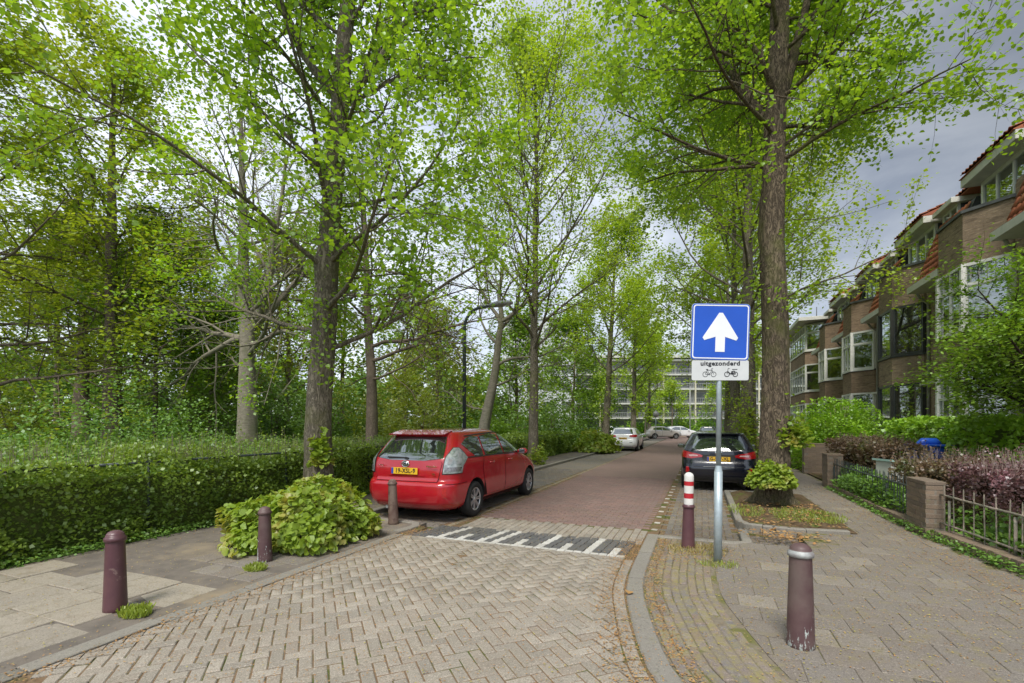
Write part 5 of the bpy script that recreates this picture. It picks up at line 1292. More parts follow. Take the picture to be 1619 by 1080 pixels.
pillar('brick_wall',(3.75,17.6,0),13,3,14,'low brick wall across the front of the big green shrub','low garden walls',rz=0.)
# low brick edging
def edging(name,p0,p1,label):
    root=empty(name,(p0[0],p0[1],0),0,label,'wall','low brick edgings under the fences'); d=np.array(p1)-np.array(p0); L=np.linalg.norm(d); u=d/L; a=math.atan2(u[1],u[0]); n=int(L/.112)
    me=None
    b=MB(); b.box(0,L,-.10,.10,-.06,.035); c=b.build('mortar_bed',m_mortar,root); c.rotation_euler=(0,0,a)
    q=MB(); q.box(-.05,.05,-.108,.108,-.05,.06,.005); m_=bpy.data.meshes.new('brick'); m_.from_pydata(q.v,[],q.f); m_.materials.append(m_brk)
    for i in range(n):
        o=bpy.data.objects.new('brick',m_); s=(i+.5)*.112; o.location=(u[0]*s,u[1]*s,.065+random.uniform(-.004,.004)); o.rotation_euler=(0,random.uniform(-.02,.02),a+random.uniform(-.02,.02)); link(o,root)
edging('brick_edging',(3.45,4.6),(3.0,8.15),'low soldier brick edging under the rusty iron fence')
edging('brick_edging',(2.98,8.9),(2.98,13.6),'low soldier brick edging running to the far brick pillar')
def fence(p0,p1,h0,label,mat,n,post_every=6,curve=0.,z0=.12):
    root=empty('iron_fence',(p0[0],p0[1],0),0,label,'fence','iron garden fences along the pavement'); dx,dy=p1[0]-p0[0],p1[1]-p0[1]
    rp_=[]
    for k in range(17): t=k/16; rp_.append((dx*t,dy*t,0))
    for zf in (.16,.80):
        q=MB(); q.tube([(x,y,z0+h0*zf-curve*math.sin(math.pi*i/16)*.5) for i,(x,y,_) in enumerate(rp_)],.014,8); q.build('rail',mat,root)
    bm=MB(); bm.tube([(0,0,0),(0,0,h0)],.0075,6); bm.tube([(0,0,h0),(0,0,h0+.03)],[.0075,.001],6); me=bpy.data.meshes.new('bar'); me.from_pydata(bm.v,[],bm.f); me.materials.append(mat)
    for i in range(n):
        t=(i+.5)/n; o=bpy.data.objects.new('bar',me); o.location=(dx*t,dy*t,z0-curve*math.sin(math.pi*t)*.5); o.rotation_euler=(random.uniform(-.02,.02),random.uniform(-.02,.02),0); link(o,root)
    for i in range(0,n+1,post_every):
        t=i/n; q=MB(); q.tube([(dx*t,dy*t,-.02),(dx*t,dy*t,h0*.9)],.016,8); q.build('post',mat,root)
fence((3.47,4.6),(3.03,8.16),.60,'sagging pale green iron fence in front of the purple hedge',m_iron,19,6,.06)
fence((3.0,8.9),(3.0,13.6),.60,'dark weathered iron fence between the two brick pillars',m_rail,36,9,.02)
# bins
bn=empty('wheelie_bin',(5.05,14.2,0.02),YAW,'blue lidded wheelie bin standing in front of the green hedge','bin')
bb=m_bin=M_plain('blue_plastic',(.015,.09,.50),(.012,.07,.42),6,.4,0,.5,.05)
b=MB(); b.add([(-.23,-.26,.05),(.23,-.26,.05),(.23,.22,.05),(-.23,.22,.05),(-.28,-.34,1.02),(.28,-.34,1.02),(.28,.34,1.02),(-.28,.34,1.02)],[(0,3,2,1),(4,5,6,7),(0,1,5,4),(1,2,6,5),(2,3,7,6),(3,0,4,7)]); b.build('bin_body',bb,bn)
b=MB(); b.box(-.31,.31,-.37,.37,1.02,1.07,.012); b.tube([(-.30,0,1.07),(-.15,0,1.12),(.15,0,1.12),(.30,0,1.07)],[.03,.1,.1,.03],10); b.tube([(-.25,.40,1.06),(.25,.40,1.06)],.018,8); l_=b.build('lid',bb,bn)
for s in (-1,1):
    b=MB(); b.lathe([(0,s*.29),(.1,s*.29),(.1,s*.24),(0,s*.24)],16,(0,.2,.1),'x'); b.build('wheel',m_rubber,bn)
gb=empty('storage_box',(3.45,11.45,.02),YAW,'pale box with sloping mint green lid between the purple hedges','box')
b=MB(); b.box(-.12,.12,-.2,.2,0,.82,.01); b.build('box_body',m_trim,gb)
b=MB(); b.add([(-.16,-.24,.82),(.16,-.24,.78),(.16,.24,.78),(-.16,.24,.82),(-.16,-.24,.86),(.16,-.24,.82),(.16,.24,.82),(-.16,.24,.86)],[(0,3,2,1),(4,5,6,7),(0,1,5,4),(1,2,6,5),(2,3,7,6),(3,0,4,7)]); b.build('lid',M_plain('mint_lid',(.38,.55,.48),(.30,.46,.40),5,.5),gb)
# ------------------------------------------------------------------ hedges
def hedge(name,label,x0,x1,y0,y1,h,lmat,n0,size,seed,group=None,faces=None,wob=.10,core=None,cat='hedge',base=0.,lod=True):
    """clipped hedge: leaves over both sides and the top of an inner twiggy mass, denser and smaller near the camera"""
    r=np.random.default_rng(seed); root=empty(name,((x0+x1)/2,(y0+y1)/2,base),0,label,cat,group); cx,cy=(x0+x1)/2,(y0+y1)/2
    W_,L_=(x1-x0),(y1-y0)
    per=2*h*(W_+L_)+W_*L_; n=int(n0*per)
    a=np.array([h*L_,h*L_,W_*L_,h*W_,h*W_]); c=r.choice(5,n,p=a/a.sum()); u=r.uniform(0,1,n);v=r.uniform(0,1,n)
    P=np.zeros((n,3));O=np.zeros((n,3))
    for k,(f) in enumerate([(lambda u,v:(x0+0*u,y0+u*L_,v*h),(-1,0,.2)),(lambda u,v:(x1+0*u,y0+u*L_,v*h),(1,0,.2)),(lambda u,v:(x0+v*W_,y0+u*L_,h+0*u),(0,0,1)),(lambda u,v:(x0+u*W_,y0+0*u,v*h),(0,-1,.2)),(lambda u,v:(x0+u*W_,y1+0*u,v*h),(0,1,.2))]):
        s=c==k; q=f[0](u[s],v[s]); P[s]=np.stack(q,1); O[s]=f[1]
    wv=wob*(np.sin(P[:,1]*2.1+seed)*.4+np.sin(P[:,1]*5.3+P[:,2]*4)*.35+np.sin(P[:,2]*6.+P[:,1]*1.3+P[:,0]*3)*.35)
    dep=-np.abs(r.normal(size=n))*.09+wv*.8
    P+=O*dep[:,None]; P[:,2]=np.clip(P[:,2],.01,None)
    P-=np.array([cx,cy,0])
    d=np.hypot(P[:,0]+cx,P[:,1]+cy)
    if lod:
        keep=r.uniform(0,1,n)<np.clip((6./np.maximum(d,1.))**1.1,.16,1.); P=P[keep];O=O[keep];d=d[keep]
        sz=size*np.clip((d/6.)**.55,1.,2.6)*r.uniform(.6,1.25,len(P))
    else: sz=size*r.uniform(.6,1.25,len(P))
    leaves('foliage',P,sz,lmat,root,'kite',r,.3,outward=O*.55,droop=.1,jit=.8)
    if wob>.15:
        m=int(L_*(90 if L_>20 else 70)); t=MB(); sp=[]
        for q in range(m):
            y_=r.uniform(y0,y1)-cy; x_=r.uniform(x0,x1)-cx; hh=r.uniform(.05,.24)+(r.uniform(0,.22) if L_>20 and y_+cy<7 else 0); dx_,dy_=r.normal(0,.06),r.normal(0,.06)
            if math.hypot(x_+cx,y_+cy)>16: continue
            t.tube([(x_,y_,h-.1),(x_+dx_,y_+dy_,h+hh)],[.003,.0015],3,False)
            for e in np.linspace(.2,1,6): sp.append((x_+dx_*e,y_+dy_*e,h-.1+(hh+.1)*e))
        t.build('sprig',m_twig,root)
        leaves('sprig_leaves',np.array(sp)+r.normal(0,.02,(len(sp),3)),size*.95,lmat,root,'kite',r,.4)
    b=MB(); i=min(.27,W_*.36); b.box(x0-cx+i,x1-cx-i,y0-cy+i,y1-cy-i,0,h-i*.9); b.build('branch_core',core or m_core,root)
    return root
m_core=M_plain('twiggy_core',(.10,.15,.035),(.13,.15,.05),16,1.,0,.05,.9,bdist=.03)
m_core2=M_plain('twiggy_core_brown',(.05,.035,.025),(.03,.03,.015),16,1.,0,.05,.9,bdist=.03)
hedge('hedge','long dark green hornbeam hedge along the park side pavement',-7.95,-7.08,-1.5,27.6,1.06,m_hedge,2400,.045,61,wob=.26)
hedge('hedge','bright green clipped beech hedge behind the blue bin',5.3,6.0,11.4,18.0,1.68,m_hedge2,900,.065,62,base=.02)
ph=hedge('hedge','purple barberry hedge behind the sagging pale fence',3.38,4.3,3.2,9.0,.50,m_purple,2200,.035,63,core=m_core2,wob=.16,base=.52)
r=np.random.default_rng(77); n=9000; leaves('lower_foliage',np.stack([r.uniform(-.42,.42,n),r.uniform(-2.9,2.9,n),-.5+r.uniform(0,.6,n)],1),.034,m_purple2,ph,'kite',r)
b=MB()
for q in range(60): x_,y_=r.uniform(-.35,.35),r.uniform(-2.8,2.8); b.tube([(x_,y_,-.52),(x_+r.normal(0,.05),y_+r.normal(0,.05),-.2),(x_+r.normal(0,.12),y_+r.normal(0,.12),.2)],[.012,.008,.004],4,False)
b.build('stem',m_twig,ph)
hedge('hedge','purple brown barberry hedge behind the dark iron fence',3.35,4.25,11.9,16.2,1.08,m_purple2,1500,.042,64,core=m_core2,wob=.16,base=.05)
hedge('hedge','short dull purple hedge between the brick pillar and the pale box',3.28,4.5,9.3,10.95,.92,m_purple2,1500,.040,65,core=m_core2,wob=.2,base=.05)
bush('ground_cover','sprawling fresh green weeds along the foot of the dark fence','weeds',(3.14,11.2,.05),(.28,2.4,.50),5200,m_weed,.07,66,stems=0)
bush('ground_cover','low green weeds growing behind the sagging fence','weeds',(3.42,6.6,.05),(.24,2.2,.36),3200,m_weed,.07,67,stems=0)
bush('garden_shrub','big rounded green shrub with a yellow patch beyond the low brick wall','shrub',(4.45,19.6,0),(1.5,2.0,2.6),22000,m_hedge2,.085,68,smat=m_twig,lump=.16,stems=9)
bush('garden_shrub','loose green shrub leaning against the bright hedge beside the tree trunk','shrub',(5.1,10.9,0),(.75,.9,1.0),3500,m_hedge2,.06,69,smat=m_twig)
bush('garden_shrub','dark green shrub beside the big rounded shrub','shrub',(5.9,18.2,0),(.7,1.0,1.5),2600,m_dkgreen,.075,70,smat=m_twig)
bush('garden_shrub','pale shrub in front of the end house','shrub',(4.4,28,0),(1.1,2.6,1.3),4000,m_mdgreen,.10,71,smat=m_twig)
# rail in the park hedge
rl=empty('hedge_railing',(-7.17,0,.03),0,'thin dark metal rail running along the top of the park hedge','railing')
for (a,c) in ((-1,3.6),(3.62,9.5),(9.52,16),(16.02,27)):
    b=MB(); b.tube([(0,a,1.0),(0.01,(a+c)/2,1.005),(0,c,1.0)],.02,8); b.build('rail',m_rail,rl)
for y in np.arange(-.5,27,2.4):
    b=MB(); b.tube([(-.17,y,0),(-.17,y,1.0)],.018,8); b.build('post',m_rail,rl)
# ------------------------------------------------------------------ street trees
def G(px,d,z=0.): x,y=camxy(px,d); return (x,y,z)
LT='street limes in rows along both pavements'
rf=lambda a,b: (lambda t: a+(b-a)*t)
tree('lime_tree','big leaning lime with leafy shoots on its trunk beside the red car',LT,(-6.55,6.72,0),[(0,0,0),(-.02,.0,1.5),(.10,.05,4.),(.28,.2,7.),(.45,.3,10.),(.5,.3,14)],.255,.085,
     limbset(11,32,2.9,13.4,rf(4.4,2.4),rf(14,60),rf(.05,.03),40)+[(7.6,195,48,4.8,.09),(7.5,20,35,4.5,.075)],m_lime,m_bark_lime,101,m2=11,m3=8,leafn=20,leafs=.070,shape='lime',sep=True,up=.02,L3=.7,
     trunk_shoots=90,low={'shoot':(2.3,8.),'burls':3},trunkS=56,flat=.5,leafspread=.08,tmin=.18,droop=.45)
tree('lime_tree','massive gnarled lime in the raised tree pit beside the blue sign',LT,(1.32,10.5,0),[(0,0,0),(.02,.0,3),(-.03,.0,5.),(.02,.0,7.6),(.10,.1,10.),(.1,.2,15)],.275,.115,
     [(6.9,5,22,2.0,.04),(6.6,165,20,3.0,.045),(7.4,158,52,5.0,.10),(7.7,15,68,4.0,.12),(7.9,250,40,3.2,.06),(8.3,90,30,3.8,.06)]+limbset(12,34,6.6,14.5,rf(3.8,2.3),rf(8,58),rf(.045,.03),200,(15,.42)),m_lime,m_bark_old,102,m2=10,m3=8,leafn=19,leafs=.070,shape='lime',sep=True,up=.01,L3=.7,
     trunk_shoots=14,low={'shoot':(1.0,6.5),'burls':9},flat=.5,flare=1.42,leafspread=.075,tmin=.2,droop=.45,trunkS=64)
def street_lime(label,loc,h,r0,Lr,seed,z0,n=24,lean=(0,0),leafs=.10,mat=None,leafn=14,m3=7,lobe=None):
    pts=[(0,0,0),(lean[0]*.3,lean[1]*.3,h*.3),(lean[0]*.7,lean[1]*.7,h*.65),(lean[0],lean[1],h)]
    return tree('lime_tree',label,LT,loc,pts,r0,.04,limbset(seed,n,z0,h-.6,lobe or (lambda t: Lr*(1.-.55*t)),rf(34,66),rf(.06,.025),seed*31),mat or m_lime2,m_bark_lime,seed,m2=10,m3=m3,leafn=leafn,leafs=leafs,shape='kite',up=.025,L3=.65,flat=.5,low={'shoot':(2,z0),'burls':0},trunk_shoots=10,leafspread=.14)
street_lime('straight slender lime rising beyond the red car bonnet',(-6.3,17.9,0),15.5,.22,5.2,103,4.4,34,(.1,.2),.105,lobe=lambda t: 5.6*(.72+.55*math.sin(2.6*t+.25)-.45*t*t))
street_lime('broad lime behind the gnarled one with long boughs over the street',(1.75,21.3,0),18.5,.33,6.9,104,5.4,38,(0,.2),.125,leafn=15,lobe=lambda t: 6.9*(1-.5*t))
street_lime('forked lime beside the white hatchback',(-6.25,32.8,0),15.,.30,4.6,105,5.0,24,(.7,.3),.16,leafn=10)
street_lime('lime trunk just visible between the sign and the gnarled lime',(1.75,29.,0),17.,.33,6.4,106,4.8,28,(-.1,.2),.17,leafn=11,lobe=lambda t: 6.4*(1-.5*t))
street_lime('lime beyond the forked one near the far crossing',(-6.2,47.,0),14.,.32,4.6,107,4.6,22,(.2,.2),.24,leafn=8,m3=5)
street_lime('distant lime on the house side near the crossing',(1.8,38.,0),16.,.3,5.2,108,4.6,22,(0,.2),.22,leafn=9,m3=5)
street_lime('small far lime at the corner of the crossing',(-5.8,58.,0),12.,.26,4.4,109,4.2,18,(0,.2),.28,leafn=7,m3=5)
street_lime('farthest lime against the balconied flats',(3.2,52.,0),13.,.28,5.,110,4.2,18,(0,.2),.28,leafn=7,m3=5)
# a low bough of shoots from the old tree's foot, and the big bush on the left
def leafy_bush(name,label,loc,rad,n,size,seed,mat,npart,stem=True,grp=None):
    """bush of large separate leaves: the ones nearest the camera are single parts"""
    r=np.random.default_rng(seed); root=empty(name,loc,0,label,'shrub',grp)
    d=r.normal(size=(n,3)); d[:,2]=np.abs(d[:,2])*.9; d/=np.linalg.norm(d,axis=1,keepdims=True)
    k=1+.10*np.sin(d@np.array([5.,3,2])+seed)+.09*np.sin(d@np.array([-3.,6,5])+1)+.06*np.sin(d@np.array([9,-7,8.]))
    P=d*(1-.45*r.uniform(0,1,n)**1.6)[:,None]*k[:,None]*np.array(rad); P[:,2]=np.abs(P[:,2])+.05
    D=d*.7+r.normal(size=(n,3))*.55; D[:,2]-=.55
    U=d*1.0+r.normal(size=(n,3))*.35; U[:,2]+=.7; sz=size*r.uniform(.55,1.2,n)
    toc=np.array([-loc[0],-loc[1],EYE-loc[2]]); toc/=np.linalg.norm(toc)
    score=(P@toc)+.0*sz; o=np.argsort(-score-.6*sz); P,D,U,sz=P[o],D[o],U[o],sz[o]
    tv,tf=LEAF['lime']
    me=bpy.data.meshes.new('leaf'); me.from_pydata([tuple(v) for v in tv],[],[tuple(f) for f in tf]); me.materials.append(mat)
    for i in range(npart):
        D_=Vector(D[i]).normalized();R_=D_.cross(Vector(U[i])).normalized();N_=R_.cross(D_)
        M=Matrix((R_,D_,N_)).transposed().to_4x4(); M=Matrix.Translation(Vector(P[i]))@M@Matrix.Scale(float(sz[i]),4)
        q=bpy.data.objects.new('leaf',me); q.parent=root; q.matrix_local=M; COL.objects.link(q)
    V,F=leaf_geo(P[npart:],D[npart:],U[npart:],sz[npart:],'lime'); mesh_np('foliage',V,F,mat,root)['kind']='stuff'
    b=MB()
    for i in range(14):
        a=r.uniform(0,6.28); e=r.uniform(.2,.85); b.tube([(.1*math.cos(a),.1*math.sin(a),-.03),(rad[0]*e*.5*math.cos(a),rad[1]*e*.5*math.sin(a),rad[2]*.5),(rad[0]*e*math.cos(a),rad[1]*e*math.sin(a),rad[2]*.85*(1-e*.3))],[.014,.01,.004],5)
    b.build('stem',m_twig,root)
    return root
leafy_bush('lime_bush','big yellow green bush of large lime leaves behind the peeling bollard',(-5.05,5.0,0),(.94,1.0,.68),6800,.085,81,m_limeshoot,290)
leafy_bush('lime_bush','round clump of fresh lime shoots at the foot of the gnarled lime',(1.22,9.98,.38),(.40,.36,.40),1500,.085,82,m_limeshoot,150)
leafy_bush('lime_bush','spreading lime bush on the kerb before the white hatchback',(-5.75,27.4,0),(1.25,1.5,1.15),2600,.17,83,m_limeshoot,60)
bush('lime_shoots','leafy green shoots climbing the trunk beside the big bush','shrub',(-6.25,6.45,.85),(.17,.17,.55),420,m_limeshoot,.085,84,stems=0,shape='lime')
bush('lime_shoots','low shoots at the foot of the slender lime','shrub',(-6.0,17.5,0),(.35,.35,.75),400,m_limeshoot,.10,85,stems=0)
bush('lime_shoots','shoots around the second trunk beyond the navy car','shrub',(1.6,20.8,.3),(.5,.45,2.3),1500,m_limeshoot,.11,86,stems=0)
bush('lime_shoots','shoots on the gnarled trunk at sign height','shrub',(1.62,10.4,1.15),(.30,.30,.55),420,m_limeshoot,.09,87,stems=0,shape='lime')
# ------------------------------------------------------------------ park trees
PT='trees standing in the park behind the hedge'
x,y,_=G(390,18.2)
tree('beech_tree','smooth grey beech with low spreading bare boughs in the park',PT,(x,y,0),[(0,0,0),(.02,0,2.5),(.08,0,4.9),(-.25,.05,7.),(-.5,.2,10),(-.7,.3,14)],.40,.06,
     [(4.6,-10,12,5.5,.12),(4.2,-25,4,5.5,.09),(4.9,160,8,6.5,.13),(5.0,185,14,6.8,.12),(5.3,35,38,6.5,.16),(5.6,120,40,5,.12),(3.9,170,6,5.5,.07),(4.9,10,62,7.5,.17)]+limbset(33,18,5.8,13,rf(5.2,2.4),rf(30,62),rf(.08,.035)),
     m_maple,m_bark_pale,111,m2=10,m3=7,leafn=5,leafs=.11,up=.01,L3=.8,bare=.55,leaf2=False,flare=1.25,lay=1.6,trunkS=20)
x,y,_=G(178,22)
tree('maple_tree','tall park maple with yellow green tiers and a straight brown trunk',PT,(x,y,0),[(0,0,0),(0,0,6),(-.1,0,10),(.1,0,18)],.45,.06,limbset(34,34,3.6,17.4,rf(6.2,2.8),rf(12,58),rf(.09,.035)),m_maple,m_bark_brown,112,m2=9,m3=7,leafn=12,leafs=.17,L3=.9,up=.015,flat=.85,leafspread=.18)
x,y,_=G(-75,16)
tree('maple_tree','yellow green maple at the left edge leaning over the undergrowth',PT,(x,y,0),[(0,0,0),(0,0,5),(.2,0,9),(.3,0,15)],.34,.06,limbset(35,30,2.6,14.5,rf(5.6,2.5),rf(8,55),rf(.08,.03)),m_maple,m_bark_brown,113,m2=9,m3=7,leafn=14,leafs=.14,L3=.85,up=.015,flat=.85,leafspread=.16)
x,y,_=G(128,27)
tree('park_tree','dark trunked tree half hidden by the undergrowth',PT,(x,y,0),[(0,0,0),(.1,0,4),(.3,0,12)],.5,.06,limbset(36,24,4,11.5,rf(5,2.5),rf(15,55),rf(.08,.03)),m_maple2,m_bark_brown,114,m2=8,m3=6,leafn=11,leafs=.22,L3=.9)
x,y,_=G(245,24)
tree('park_tree','thin stemmed tree between the maple and the beech',PT,(x,y,0),[(0,0,0),(.1,0,4),(.0,0,11)],.13,.04,limbset(37,22,4.5,10.6,rf(3.6,1.8),rf(20,60),rf(.05,.02)),m_mdgreen,m_bark_brown,115,m2=8,m3=6,leafn=11,leafs=.18,L3=.8)
x,y,_=G(588,21)
tree('park_tree','brown trunked tree with a net of thin bare branches above the red car',PT,(x,y,0),[(0,0,0),(-.05,0,4),(-.25,0,7.),(-.5,0,13)],.30,.05,[(4.4,-12,10,5.8,.09),(5.0,0,16,6.2,.09),(5.6,-25,22,5.8,.08),(3.6,-18,4,4.8,.06),(6.2,15,25,5.5,.08)]+limbset(38,18,5.6,12.5,rf(4.6,2.4),rf(25,58),rf(.06,.03)),m_maple2,m_bark_brown,116,m2=13,m3=9,leafn=1,leafs=.10,up=.0,L3=.75,bare=.4,leaf2=False,lay=1.5)
x,y,_=G(757,20.5)
tree('crooked_tree','leaning crooked tree with few upper branches behind the street lamp',PT,(x,y,0),[(0,0,0),(.25,.05,1.5),(.75,.12,4.),(1.0,.15,6.1),(.85,.2,7.2),(1.1,.3,8.6)],.30,.05,[(5.9,150,55,5.5,.09),(6.0,20,25,3.2,.10),(5.0,165,30,4.2,.06),(4.1,-5,25,3.4,.07),(3.2,10,10,3.2,.06),(2.2,170,12,2.6,.05),(5.6,60,65,5.5,.08),(6.8,-20,50,3.,.05),(7.4,120,50,3.,.05),(8.0,200,50,2.6,.04)],m_lime2,m_bark_pale,117,m2=10,m3=6,leafn=4,leafs=.10,L3=.7,bare=.25,lay=1.7)
k=0
for (px,d,h,r_,L_,mt,lb,sz,ln,z0) in [
  (300,31,13,.2,4.4,m_mdgreen,'mid green tree filling the gap beside the beech',.2,8,1.8),
  (330,24,7.,.14,3.0,m_mdgreen,'small rich green tree between thin stems and the beech',.14,10,1.0),
  (455,33,14,.22,4.6,m_maple2,'olive green tree behind the beech and the big lime',.2,7,2.),
  (540,36,15,.22,5.,m_maple2,'tall loose tree between the big lime and the brown trunk',.22,6,2.5),
  (690,31,8.,.2,4.2,m_maple2,'low olive tree behind the street lamp',.16,8,.8),
  (815,36,9.,.2,4.2,m_mdgreen,'bushy green tree in front of the white flats',.2,7,1.2),
  (905,42,10.5,.2,4.6,m_mdgreen,'rounded green tree left of the forked lime',.22,8,1.6),
  (-40,28,14,.4,6.,m_maple,'broad maple beyond the left edge',.2,8,2.2),
  (90,38,16,.3,6.,m_dkgreen,'dark tall tree far behind the maples',.26,7,2.),
  (215,42,15,.3,6.,m_mdgreen,'far green tree seen between the maples',.26,7,2.),
  (400,46,15,.3,6.,m_dkgreen,'dark green tree far behind the beech',.26,7,1.6),
  (640,48,14,.3,6.,m_mdgreen,'far tree above the low olive tree',.28,5,2.)]:
    x,y,_=G(px,d)
    tree('park_tree',lb,PT,(x,y,0),[(0,0,0),(.1,0,h*.4),(random.uniform(-.5,.5),0,h)],r_,.04,limbset(200+k,22,z0,h-.6,rf(L_,L_*.45),rf(18,58),rf(.07,.025)),mt,m_bark_brown,300+k,m2=7,m3=5,leafn=int(ln*1.6),leafs=sz*1.15,L3=.9,leafspread=.22,flat=.6); k+=1
ISH='shrubs under the park trees'
for i,(px,d,rx,rz,mt,lb) in enumerate([
  (50,11.5,2.2,1.75,m_weed,'bright low shrub at the left edge of the park'),(205,13.5,1.5,2.5,m_weed,'upright fresh green shrub under the maple'),(330,15,1.9,1.2,m_weed,'low weedy shrub before the beech'),
  (430,27,2.5,3.6,m_dkgreen,'dark shrub right of the beech trunk'),(520,26,2.6,3.4,m_dkgreen,'dark green shrub between the lime and the brown trunk'),(610,27,2.6,3.0,m_maple2,'olive shrub behind the brown trunk'),
  (665,24,2.3,2.6,m_maple2,'yellowish olive shrub behind the red car roof'),(720,27,2.2,3.0,m_dkgreen,'dark shrub behind the lamp post'),(800,26,2.2,2.3,m_mdgreen,'green shrub beyond the crooked leaning tree'),
  (870,33,2.6,2.9,m_dkgreen,'dark shrub right of the slender lime'),(915,40,2.8,3.2,m_mdgreen,'green shrub before the balconied flats'),
  (130,34,4.,3.4,m_dkgreen,'dark shrub mass behind the half hidden trunk'),(20,30,4.,3.6,m_maple2,'olive shrub mass at the left edge'),(250,36,4.,2.6,m_dkgreen,'shaded shrub behind the thin stemmed tree'),(345,30,2.4,3.8,m_mdgreen,'rich green shrub immediately left of the beech'),
  (480,40,4.,3.6,m_dkgreen,'far dark shrub right of the beech'),(590,42,4.,3.6,m_dkgreen,'far dark shrub behind the bare branched tree'),(760,40,4.,4.0,m_dkgreen,'far dark shrub behind the crooked tree')]):
    x,y,_=G(px,d); bush('park_shrub',lb,'shrub',(x,y,0),(rx,rx,rz),int(5200 if d<20 else 6500),mt,.085 if d<20 else .16,400+i,ISH,smat=m_bark_brown,lump=.5 if d>20 else .8,stems=4 if d>20 else 0,shell=.8)
# distant wood, one mass
r=np.random.default_rng(500); n=32000; th=r.uniform(0,1,n); px=-700+th*1560; d=r.uniform(60,80,n); X=[];
lat=(px-809.5)/744*d; P=np.stack([lat*math.cos(YAW)-d*math.sin(YAW),lat*math.sin(YAW)+d*math.cos(YAW),r.uniform(0,1,n)**.9*(9+3*np.sin(px*.021)+2*np.sin(px*.057+1))*np.where(px>770,.6,1)],1)
wd_=leaves('distant_wood',P,1.0*r.uniform(.6,1.4,n),m_dkgreen,None,'kite',r); wd_['kind']='stuff'; tag(wd_,'far dark green woodland closing off the park','woodland')
# meadow, undergrowth and grass
r=np.random.default_rng(501)
def scatter(n,xf,test=None): 
    P=xf(n); return P
n=36000; u=r.uniform(0,1,n)**1.5; X=-8.0-u*26; Y=r.uniform(-2,36,n)*(.5+u); pz=.05+.0*X
zb=np.minimum(1,(-7-X)/4)*(.12*np.sin(X*.31+Y*.17)+.1*np.sin(Y*.43-X*.2)+.1)
mt=tuft(np.stack([X,Y,zb],1),(.62*(.55+.45*np.sin(X*.9+Y*.5)**2))*np.clip((-6.5-X)/3,.8,2.0),m_tallgrass,'meadow_grass',w=1.); mt['kind']='stuff'; tag(mt,'tall rough grass filling the park beyond the hedge','grass')
n=52000; u=r.uniform(0,1,n)**1.35; X=-8.0-u*20; Y=r.uniform(-2,30,n)*(.6+.6*u); 
zb=np.minimum(1,(-7-X)/4)*(.12*np.sin(X*.31+Y*.17)+.1*np.sin(Y*.43-X*.2)+.1)
hh=.42+.22*np.clip((4-Y)/6,0,1)*2+.55*np.clip(np.sin(X*.7+1.3)*np.sin(Y*.55)+.45,0,1.2); Z=zb+hh*r.uniform(.2,1,n)**.6
wv=leaves('undergrowth',np.stack([X,Y,Z],1),np.clip(.065+.0045*(-7-X),.06,.16)*r.uniform(.6,1.3,n),m_weed,None,'kite',r,.6); wv['kind']='stuff'; tag(wv,'leafy undergrowth spreading between the hedge and the park trees','undergrowth')
# verge weeds at hedge foot and pavement edges, grass tufts
def strip(n,x0,x1,y0,y1): return np.stack([r.uniform(x0,x1,n),r.uniform(y0,y1,n),np.zeros(n)],1)
P=strip(5200,-7.18,-6.86,.5,14); P[:,0]-=np.abs(r.normal(size=5200))*.02; P[:,2]=r.uniform(0,.10,5200)
w1=leaves('hedge_foot_weeds',P,.036*r.uniform(.6,1.3,5200),m_weed,None,'kite',r,.7); w1['kind']='stuff'; tag(w1,'low green weeds creeping along the foot of the park hedge','weeds')
P=strip(3600,2.80,3.02,5.6,13.6); P[:,0]+=np.clip((8.2-P[:,1]),0,4)*.11; P[:,2]=r.uniform(0,.09,3600)*np.where(P[:,1]<9,1.3,.8)
w2=leaves('edging_weeds',P,.045*r.uniform(.5,1.3,3600),m_weed,None,'kite',r,.6); w2['kind']='stuff'; tag(w2,'green weeds along the foot of the brick edging','weeds')
def clump(cx,cy,rx,ry,n,h,mat,name,label,z=0.):
    a=r.uniform(0,6.28,n);q=np.sqrt(r.uniform(0,1,n)); P=np.stack([cx+rx*q*np.cos(a),cy+ry*q*np.sin(a),np.full(n,z)],1); o=tuft(P,h*np.ones(n),mat,name,w=1.,seed=int(abs(cx*100))); o['kind']='stuff'; return tag(o,label,'grass')
clump(-4.30,2.42,.13,.10,420,.10,m_grass,'grass_tuft','small grass tuft at the foot of the dark purple bollard')
clump(-4.45,3.66,.12,.10,320,.09,m_grass,'grass_tuft','grass tuft in front of the peeling bollard')
clump(1.13,3.02,.09,.06,220,.07,m_grass,'grass_tuft','tiny grass tuft left of the worn ringed bollard')
clump(1.6,9.0,.55,.7,1700,.07,m_grass,'grass_patch','short green grass on the tree pit by the gnarled lime',.05)
clump(.72,9.2,.3,.6,380,.075,m_grass,'grass_patch','grass on the road side of the tree pit',.05)
clump(-.05,6.25,.35,.28,520,.07,M_leaf('dry_grass',(.34,.28,.09),(.42,.33,.13),.3,(.3,.3,.1),4),'dry_grass_patch','dry yellow grass round the striped bollard')
clump(.17,5.7,.22,.16,260,.06,m_grass,'grass_patch','thin grass at the foot of the sign pole')
